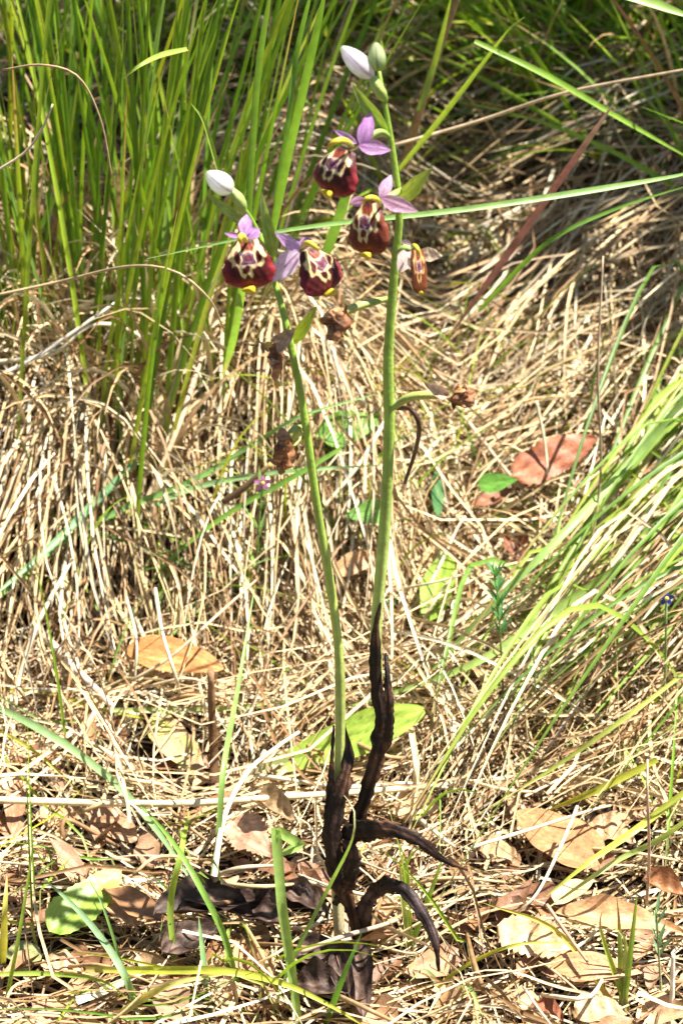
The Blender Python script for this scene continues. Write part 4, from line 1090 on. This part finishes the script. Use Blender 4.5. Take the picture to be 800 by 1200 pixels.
def bud(plant, b, t, w, cb, ct, y=PLANE - .004, pink=None, ovary=None):
    pb, pt = P(b[0], b[1], y), P(t[0], t[1], y)
    k = mpp(pb)
    e = empty('bud', pb, plant)
    for j in range(3):       # three sepals folded over each other
        n = 22; s = np.linspace(0, 1, n)
        ax = unit(pt - pb); sd = unit(np.cross(ax, [0, -1, .3])); nn = np.cross(sd, ax)
        a0 = j * 2.094 + .5
        aa = np.linspace(-1.25, 1.25, 11)
        prof = np.sin(np.pi * np.clip(s * .96 + .02, 0, 1) ** .8) ** .62
        V = []; C = []
        for i_ in range(n):
            for a_ in aa:
                r = w * .5 * k * prof[i_] * (1 + .10 * math.cos(a_ * 1.3) + (.05 if a_ > 0.9 else 0) + .03 * math.exp(-(a_ / .2) ** 2))
                ang = a0 + a_
                V.append(pb + (pt - pb) * s[i_] + r * (math.cos(ang) * sd + math.sin(ang) * nn))
                g = max(0, 1 - s[i_] * 1.7) if cb is not None else 0
                cc = np.array(ct) * (1 - g * .7) + np.array(cb) * g * .7
                if pink is not None:
                    q = max(0, 1 - abs(abs(a_) - .9) * 2.2) * .6
                    cc = cc * (1 - q) + np.array(pink) * q
                cc = cc * (1 - .30 * math.exp(-(a_ / .14) ** 2) * (np.array([1, .5, 1]))) * (1 - .45 * max(0, abs(a_) - 1.0) / .25)
                cc = cc * (1 + .09 * math.sin(a_ * 14 + 2 * math.sin(s[i_] * 7)))
                tg = max(0, s[i_] - .82) / .18 * .6
                cc = cc * (1 - tg) + np.array([.55, .62, .30]) * tg
                C.append(cc)
        i2 = np.arange(n - 1)[:, None] * 11 + np.arange(10)[None, :]
        F = np.stack([i2, i2 + 1, i2 + 12, i2 + 11], -1).reshape(-1, 4)
        obj('sepal', np.array(V), F, M_PETAL, e, np.array(C))
    if ovary:
        pth = spline([P(x_, y_, y + d_) for (x_, y_, d_) in ovary], 12)
        v_, f_, c_ = tube(pth, np.interp(np.linspace(0, 1, 12), [0, .3, .75, 1], [3, 6.5, 6.5, 3.5]) * k, 10, grad(12, (0, (.30, .44, .08)), (1, (.42, .52, .16))), groove=lambda an, s: 1 + .08 * math.cos(6 * an))
        obj('ovary', v_, f_, M_STEM, e, c_)

def withered(plant, centre, wpx, hpx, seed, pedicel=None, y=PLANE - .008, yellow=None, lobes=6, label='withered brown flower', flag=None):
    c0 = P(centre[0], centre[1], y); k = mpp(c0)
    e = empty('flower', c0, plant); e['label'] = label
    r = np.random.default_rng(seed)
    pth = spline([c0 + np.array([r.normal(0, 1), 0, hpx * .5]) * k, c0 + np.array([wpx * .1, -2, 0]) * k, c0 + np.array([r.normal(0, 2), -1, -hpx * .5]) * k], 26)
    ph = r.uniform(0, 6, 6)
    g = lambda a, s: 1 + .42 * math.sin(2 * a + 5 * s + ph[0]) + .25 * math.sin(5 * a - 9 * s + ph[1]) + .10 * math.sin(27 * s + ph[2])
    rad = np.interp(np.linspace(0, 1, 26), [0, .15, .5, .85, 1], [.25, .8, 1, .8, .15]) * wpx * .34 * k
    v, f, c = tube(pth, rad, 16, grad(26, (0, (.42, .22, .09)), (.4, (.22, .085, .035)), (.7, (.45, .21, .09)), (1, (.28, .12, .05))) * r.uniform(.6, 1.5, (26, 1)), groove=g)
    obj('lip', v, f, M_CRUMP, e, c)
    for j in range(lobes):
        a = r.uniform(0, 6.28)
        q = c0 + np.array([r.normal(0, .12) * wpx, r.normal(0, 3), r.normal(.1, .22) * hpx]) * k
        d = unit(np.array([math.cos(a), -.5 + r.normal(0, .5), math.sin(a)]))
        L = r.uniform(.35, .6) * max(wpx, hpx) * .7 * k
        V, F, C = leaf(q, q + d * L, L * .5, unit(r.normal(0, 1, 3) + np.array([0, -1, .3])), prof='oval', fold=.5, roll=1.2, wave=.25, color=np.array([(.46, .25, .11), (.28, .12, .05), (.60, .42, .25)][j % 3]), nL=12, nW=4, seed=seed + j, curl=.15)
        obj('sepal', V, F, M_CRUMP, e, C)
    if flag:
        for (bx, by, tx, ty, w) in flag:
            V, F, C = leaf(P(bx, by, y), P(tx, ty, y - .004), w * k, unit(np.array([0, -1, .3])), prof='oval', fold=.3, roll=.8, wave=.1, color=(.60, .44, .30), color2=(.52, .34, .22), nL=14, nW=5, seed=seed)
            obj('sepal', V, F, M_CRUMP, e, C)
    if yellow:
        for (x_, y_) in yellow:
            q = P(x_, y_, y - .004)
            v, f, c = tube(spline([q + np.array([-4, 0, 0]) * k, q, q + np.array([4, -1, -2]) * k], 7), np.array([1.5, 3, 4, 4.4, 4, 2.8, 1]) * k, 9, grad(7, (0, (.66, .5, .12)), (1, (.74, .50, .04))))
            obj('appendage', v, f, M_YELLOW, e, c)
    if pedicel:
        pth = spline([P(x_, y_, y + d_) for (x_, y_, d_) in pedicel], 14)
        v, f, c = tube(pth, np.interp(np.linspace(0, 1, 14), [0, .3, .8, 1], [2.6, 4.4, 4.6, 3]) * k, 10, grad(14, (0, (.34, .46, .10)), (1, (.50, .50, .14))), groove=lambda an, s: 1 + .1 * math.cos(6 * an))
        obj('ovary', v, f, M_STEM, e, c)
    return e

def sheath(plant, pl, wpx, seed, name='withered_leaf', flat=.45, color=(.016, .008, .006), color2=(.085, .040, .022), n=110, spec=None, groovy=.36, off=0., flaps=0):
    pts = [(G(x_, y_, d_) if not isinstance(d_, tuple) else P(x_, y_, d_[1])) for (x_, y_, d_) in pl]
    path = spline(pts, n)
    s = np.linspace(0, 1, n)
    w = np.interp(s, np.linspace(0, 1, len(wpx)), wpx) * .365 * mpp(path[0])
    r = np.random.default_rng(seed); ph = r.uniform(0, 6, 8)
    w = w * (1 + .07 * np.sin(s * 17 + ph[0]) + .07 * np.sin(s * 41 + ph[1]) + .05 * np.sin(s * 83 + ph[4]))
    g = lambda a, t: 1 + groovy * .6 * math.sin(4 * a + 2.5 * math.sin(t * 5 + ph[2]) + ph[3]) + groovy * .35 * math.sin(9 * a + t * 7 + ph[4]) + groovy * .3 * math.sin(t * 55 + 2 * a + ph[5]) - groovy * .7 * (1 - abs(math.sin(2.5 * a + 1.3 * math.sin(t * 9 + ph[1]) + ph[2]))) ** 3 + groovy * .22 * math.sin(t * 120 + 5 * a)
    cc = grad(n, (0, color), (1, color)) * (1 + .35 * np.sin(s * 23 + ph[6])[:, None])
    k = np.clip(np.sin(s * 11 + ph[7]) + .6 * np.sin(s * 37 + ph[2]), 0, 1)[:, None] * .8
    cc = cc * (1 - k) + np.array(color2) * k
    v, f, c = tube(path, w, 22, np.clip(cc, .004, .5), flat=flat, groove=g)
    # streaks along the grooves
    m = n * 22
    ang = np.tile(np.arange(22), n)
    c[:m] *= (1 + .7 * np.sin(ang * 1.7 + np.repeat(s * 9, 22)))[:, None]
    o = obj(name, v, f, M_DARK, plant, np.clip(c, .004, .5))
    if flaps:
        for q in range(flaps):
            i_ = int(r.uniform(.15, .85) * n); t = unit(path[min(i_ + 3, n - 1)] - path[i_]) * (1 if q % 2 else -1)
            sd = unit(np.cross(t, [0, -1, .4])) * r.choice([-1, 1])
            b_ = path[i_] + sd * w[i_] * .6 + np.array([0, -w[i_] * .3, 0])
            L = r.uniform(.010, .024)
            V_, F_, C_ = leaf(b_, b_ + (t * .95 + sd * .18 + r.normal(0, .1, 3)) * L, w[i_] * r.uniform(.9, 1.6), unit(np.array([0, -1, .4]) + r.normal(0, .4, 3)), prof='lance', fold=.4, roll=1.1, wave=.22, serr=.3,
                              color=np.array(color2) * .8, color2=color, nL=16, nW=4, seed=seed * 3 + q, vein=.3)
            obj('torn_flap', V_, F_, M_DARK, o, C_)
    return o

PY = PLANE
# ---- the taller orchid, right
oR = empty('orchid', G(402, 1102)); tag(oR, 'taller bee orchid with two maroon flowers and white buds at the top', 'orchid', 'flowering orchids')
stem_obj(oR, [(398, 1105, PY), (397, 1050, PY), (402, 1000, PY), (416, 960, PY), (436, 900, PY), (446, 850, PY), (442, 800, PY), (440, 745, PY), (443, 700, PY), (451, 610, PY), (456, 500, PY), (455, 420, PY), (461, 330, PY), (468, 250, PY), (462, 190, PY), (454, 140, PY), (447, 100, PY), (444, 84, PY)],
         [14, 13, 10, 10, 10, 12, 15, 15, 15, 14.5, 14, 13.5, 12, 10, 8, 7, 4],
         [(0, (.52, .46, .28)), (.12, (.50, .45, .24)), (.3, (.40, .46, .12)), (.45, (.44, .55, .14)), (.6, (.35, .50, .09)), (1, (.33, .50, .06))])
flower(oR, (398, 202), 58, 56, -27, -24, [(424, 172, 434, 130, 19, .004, dict(c=(.66, .36, .70), c2=(.72, .44, .76), curl=.12)), (420, 170, 458, 176, 18, .0, dict(c=(.70, .40, .70), curl=.08))],
       [(418, 168, 391, 152, 9, -.004)], [(414, 172, -.002), (407, 166, .008), (398, 164, .013), (388, 168, .014), (384, 175, .012)], seed=1, ovary=[(456, 160, .012), (444, 154, .008), (426, 165, .005)], shift=-.16)
flower(oR, (434, 268), 50, 62, -7, -20, [(446, 232, 458, 205, 15, .004, dict(c=(.74, .50, .62), c2=(.80, .58, .68), curl=.1)), (446, 232, 490, 248, 19, -.004, dict(c=(.74, .46, .58), c2=(.80, .56, .66), tip=(.68, .5, .5), curl=.05)),
                                          (428, 234, 410, 238, 13, .004, dict(c=(.52, .28, .38), c2=(.6, .36, .46)))],
       [], [(446, 242, 0), (442, 234, .008), (434, 231, .012), (427, 234, .013), (426, 239, .011)], seed=2, base=(.11, .018, .008), rim=(.24, .055, .02), ovary=[(470, 222, .01), (458, 230, .006), (444, 236, .004)], shift=-.1)
flower(oR, (490, 318), 20, 52, 8, 15, [(480, 292, 467, 320, 20, -.004, dict(c=(.80, .62, .58), c2=(.76, .56, .50), curl=.08)), (492, 296, 518, 300, 17, -.002, dict(c=(.78, .58, .42), c2=(.72, .50, .36), wave=.06)),
                                        (482, 288, 470, 282, 8, .003, dict(c=(.6, .38, .4)))],
       [], [(482, 290, 0), (484, 288, .005), (487, 289, .008), (490, 294, .009), (490, 300, .008)], seed=3, base=(.16, .04, .012), rim=(.2, .06, .02), cream=(.62, .36, .12), folded=1., app=True, label='half withered flower with narrow folded lip',
       ovary=[(464, 300, .006), (472, 292, .004), (481, 291, .003)])
bud(oR, (436, 90), (400, 55), 23, (.62, .62, .34), (.92, .88, .90), pink=(.84, .68, .84), ovary=[(452, 118, .004), (443, 104, 0), (434, 88, 0)])
bud(oR, (443, 82), (440, 50), 19, (.30, .44, .1), (.62, .68, .38), ovary=None)
bract(oR, (454, 160), (412, 97), 17, dz=-.008)
bract(oR, (466, 236), (506, 196), 20, dz=-.006, color=(.32, .42, .08))
bract(oR, (446, 76), (446, 44), 10)
withered(oR, (538, 464), 34, 26, 21, pedicel=[(458, 480, .006), (478, 466, .002), (500, 463, 0), (522, 463, 0)], flag=[(524, 462, 494, 448, 14)], label='withered brown flower on a yellow green stalk')
withered(oR, (390, 380), 36, 40, 22, pedicel=[(454, 350, .012), (432, 355, .008), (412, 362, .004), (400, 370, .002)], label='withered dark brown flower hanging left of the stem')
# dark sheath round the lower stem
sheath(oR, [(446, 706, Y(PY - .003)), (440, 740, Y(PY - .004)), (441, 800, Y(PY - .004)), (448, 850, Y(PY - .005)), (438, 900, Y(PY - .006)), (418, 960, Y(PY - .005)), (400, 1005, Y(PY - .003))],
       [3, 15, 20, 26, 25, 23, 22], 31, name='withered_sheath')
sheath(oR, [(452, 765, Y(PY - .001)), (454, 800, Y(PY - .007)), (456, 850, Y(PY - .009)), (447, 890, Y(PY - .007))], [3, 13, 13, 4], 32, name='withered_sheath')
sheath(oR, [(396, 985, Y(PY - .010)), (420, 975, Y(PY - .016)), (455, 972, Y(PY - .026)), (490, 985, Y(PY - .030)), (520, 1008, Y(PY - .028)), (548, 1020, Y(PY - .024))], [20, 32, 27, 17, 9, 3], 33, flat=.3)
sheath(oR, [(424, 1100, Y(PY - .006)), (428, 1062, Y(PY - .012)), (446, 1040, Y(PY - .022)), (470, 1041, Y(PY - .032)), (492, 1066, Y(PY - .038)), (509, 1100, Y(PY - .042)), (514, 1138, Y(PY - .044))], [26, 25, 24, 22, 18, 12, 4], 34, flat=.25, color2=(.10, .065, .06))

# ---- the shorter orchid, left
oL = empty('orchid', G(392, 1095)); tag(oL, 'shorter bee orchid at left with two facing maroon flowers and one white bud', 'orchid', 'flowering orchids')
stem_obj(oL, [(396, 1098, PY - .006), (392, 1010, PY - .006), (395, 930, PY - .006), (398, 870, PY - .006), (397, 770, PY - .006), (386, 680, PY - .006), (371, 590, PY - .006), (357, 490, PY - .006), (344, 420, PY - .006), (333, 370, PY - .004), (322, 330, PY), (312, 295, PY + .004), (297, 262, PY + .004),
              (285, 243, PY), (278, 232, PY)],
         [12, 12, 13, 14, 13, 13, 12, 11.5, 11, 10.5, 10, 9, 8, 7, 5], [(0, (.50, .45, .26)), (.15, (.46, .46, .16)), (.3, (.42, .50, .13)), (.5, (.43, .55, .11)), (.65, (.34, .51, .07)), (1, (.32, .50, .06))])
flower(oL, (291, 309), 60, 60, 3, 3, [(287, 276, 289, 251, 17, .004, dict(c=(.68, .40, .74), c2=(.74, .52, .80), curl=.1)), (290, 279, 304, 268, 17, .002, dict(c=(.62, .36, .70), c2=(.68, .44, .76), tip=(.6, .4, .7)))],
       [(281, 277, 263, 273, 7, -.003)], [(290, 284, 0), (286, 279, .007), (283, 276, .011), (281, 279, .013), (282, 286, .012)], seed=4, ovary=[(310, 292, .012), (302, 284, .008), (292, 280, .004)])
flower(oL, (371, 318), 55, 58, 29, 22, [(352, 292, 322, 272, 15, -.004, dict(c=(.70, .44, .72), c2=(.76, .56, .78), curl=.1)), (350, 294, 314, 330, 26, -.002, dict(c=(.82, .62, .80), c2=(.86, .70, .84), curl=.06, prof='oval')),
                                         (350, 288, 366, 280, 13, .003, dict(c=(.52, .28, .56)))],
       [], [(352, 291, 0), (357, 286, .007), (363, 285, .011), (369, 289, .012), (373, 294, .010)], seed=5, ovary=[(330, 310, .012), (340, 300, .008), (352, 292, .004)], shift=.14, rim=(.22, .02, .03))
bud(oL, (272, 224), (242, 202), 24, (.62, .66, .36), (.92, .91, .88), pink=(.88, .78, .86), ovary=[(284, 250, .004), (281, 236, 0), (271, 222, 0)])
bract(oL, (286, 262), (243, 226), 13, dz=-.006, color=(.30, .43, .10))
bract(oL, (322, 308), (306, 224), 15, dz=-.006, color=(.28, .42, .09), tipc=(.40, .48, .2))
bract(oL, (340, 404), (372, 358), 15, dz=-.004, color=(.36, .46, .06), tipc=(.45, .50, .08))
bract(oL, (352, 506), (334, 528), 12, dz=-.006, color=(.42, .46, .12))
withered(oL, (322, 424), 20, 50, 23, pedicel=[(341, 400, .006), (334, 398, .004), (324, 404, .002)], yellow=[(314, 404), (325, 450)], lobes=3, flag=[(322, 404, 346, 386, 20), (318, 408, 306, 402, 10)], label='withered brown flower with folded yellow tipped lip')
withered(oL, (330, 526), 32, 54, 24, pedicel=[(356, 500, .006), (346, 503, .003), (338, 512, .001)], label='withered crumpled brown flower low on the stem')
sheath(oL, [(402, 846, Y(PY - .003)), (408, 880, Y(PY - .006)), (404, 910, Y(PY - .010)), (394, 945, Y(PY - .012)), (388, 985, Y(PY - .014)), (398, 1030, Y(PY - .014)), (412, 1070, Y(PY - .012)), (418, 1100, Y(PY - .010))], [3, 17, 22, 25, 26, 24, 18, 16], 35, name='withered_sheath')
sheath(oL, [(391, 850, Y(PY - .007)), (389, 885, Y(PY - .008)), (387, 925, Y(PY - .009)), (386, 970, Y(PY - .010)), (400, 1010, Y(PY - .008))], [3, 7, 14, 18, 12], 36, name='withered_sheath')
sheath(oL, [(400, 985, Y(PY - .014)), (414, 1000, Y(PY - .018)), (408, 1035, Y(PY - .016)), (392, 1060, Y(PY - .010))], [8, 24, 20, 8], 37, name='withered_sheath')
for (pl, w, sd) in [([(182, 1070, .020), (300, 1056, .020)], [40], 42), ([(205, 1044, .022), (298, 1072, .018)], [26], 48), ([(190, 1118, .016), (255, 1088, .018)], [30], 43), ([(270, 1050, .016), (340, 1088, .016)], [34], 49),
                    ([(345, 1112, .016), (408, 1138, .016)], [34], 44), ([(416, 1104, .020), (426, 1194, .012)], [30], 45), ([(346, 1152, .014), (408, 1162, .016)], [34], 46), ([(330, 1040, .020), (385, 1075, .018)], [24], 50),
                    ([(392, 1118, .022), (414, 1180, .012)], [20], 51)]:
    q_ = [G(*p_) for p_ in pl]
    V, F, C = leaf(q_[0], q_[-1], max(w) * 1.35 * mpp(q_[0]), unit(np.array([.15 * (sd % 3 - 1), -.45, 1])), prof='oval', fold=.2, roll=.6, wave=.10, curl=.04, color=(.040, .022, .015), color2=(.11, .07, .05), vein=.3, nL=40, nW=9, seed=sd)
    obj('withered_leaf', V, F, M_DARK, oL, C)
sheath(oL, [(322, 1060, .012), (340, 1042, .022), (362, 1052, .022), (375, 1082, .012)], [8, 16, 18, 12], 47, flat=.3, color2=(.07, .04, .035))

# the one fresh broad basal leaf, pale stalk at left
pb = G(276, 918, .012); pt = G(497, 832, .03)
V, F, C = leaf(pb, pt, 54 * mpp(pb), unit(np.array([.1, -.75, .8])), prof='spat', fold=.28, curl=.02, color=(.30, .45, .06), color2=(.36, .48, .08), vein=.2, wave=.03, nL=44, nW=10, seed=3, nerves=5)
s_ = np.repeat(np.linspace(0, 1, 44), 21)[:, None]
kk = np.clip(1 - s_ / .34, 0, 1)
C = C * (1 - kk) + np.array([.66, .58, .46]) * kk
obj('leaf', V, F, M_GREENLEAF, oR, C)['label'] = 'broad fresh green basal leaf with pale stalk'

# ------------------------------------------------------------------ the shrub outside the picture whose branch shades the bank
tree = empty('tree', (1.25, 1.05, float(terrain(1.25, 1.05))))
tag(tree, 'small leafy tree whose branch overhangs and shades the bank at right', 'tree')
tb = np.array([1.25, 1.05, float(terrain(1.25, 1.05))])
v, f, c = tube(spline([tb - [0, 0, .05], tb + [-.05, .02, .5], tb + [-.02, -.05, 1.1], tb + [.05, -.05, 1.8]], 20), np.linspace(.05, .02, 20), 12, grad(20, (0, (.16, .11, .07)), (1, (.2, .14, .09))))
obj('trunk', v, f, M_BARK, tree, c)
limb = spline([tb + [-.04, 0, .72], [.95, .85, 1.02], [.65, .72, 1.03], [.38, .62, .98], [.15, .58, .92]], 24)
v, f, c = tube(limb, np.linspace(.022, .004, 24), 8, grad(24, (0, (.16, .11, .07)), (1, (.2, .14, .09))))
obj('limb', v, f, M_BARK, tree, c)
for k in range(7):
    q = limb[10 + 2 * k]
    e = q + np.array([rng.normal(-.03, .03), -.12 - .16 * rng.random(), rng.normal(0, .03)])
    v, f, c = tube(spline([q, (q + e) / 2 + [0, 0, .015], e], 8), np.linspace(.003, .001, 8), 6, grad(8, (0, (.16, .11, .07)), (1, (.2, .16, .08))))
    obj('twig', v, f, M_BARK, tree, c)
for k in range(235):
    q = np.array([rng.uniform(.22, .64), rng.uniform(.35, .72), .96 + rng.normal(0, .04)])
    if k > 190: q = limb[rng.integers(3, 24)] + rng.normal(0, .05, 3)
    a = rng.uniform(0, 6.28); L = rng.uniform(.045, .075)
    d = unit(np.array([math.cos(a), math.sin(a), rng.normal(-.2, .3)]))
    v, f, c = leaf(q, q + d * L, L * .55, unit(rng.normal(0, .4, 3) + [0, 0, 1]), prof='ovate', color=(.07, .15, .03), nL=7, nW=2, seed=k)
    obj('leaf', v, f, M_GREENLEAF, tree, c)
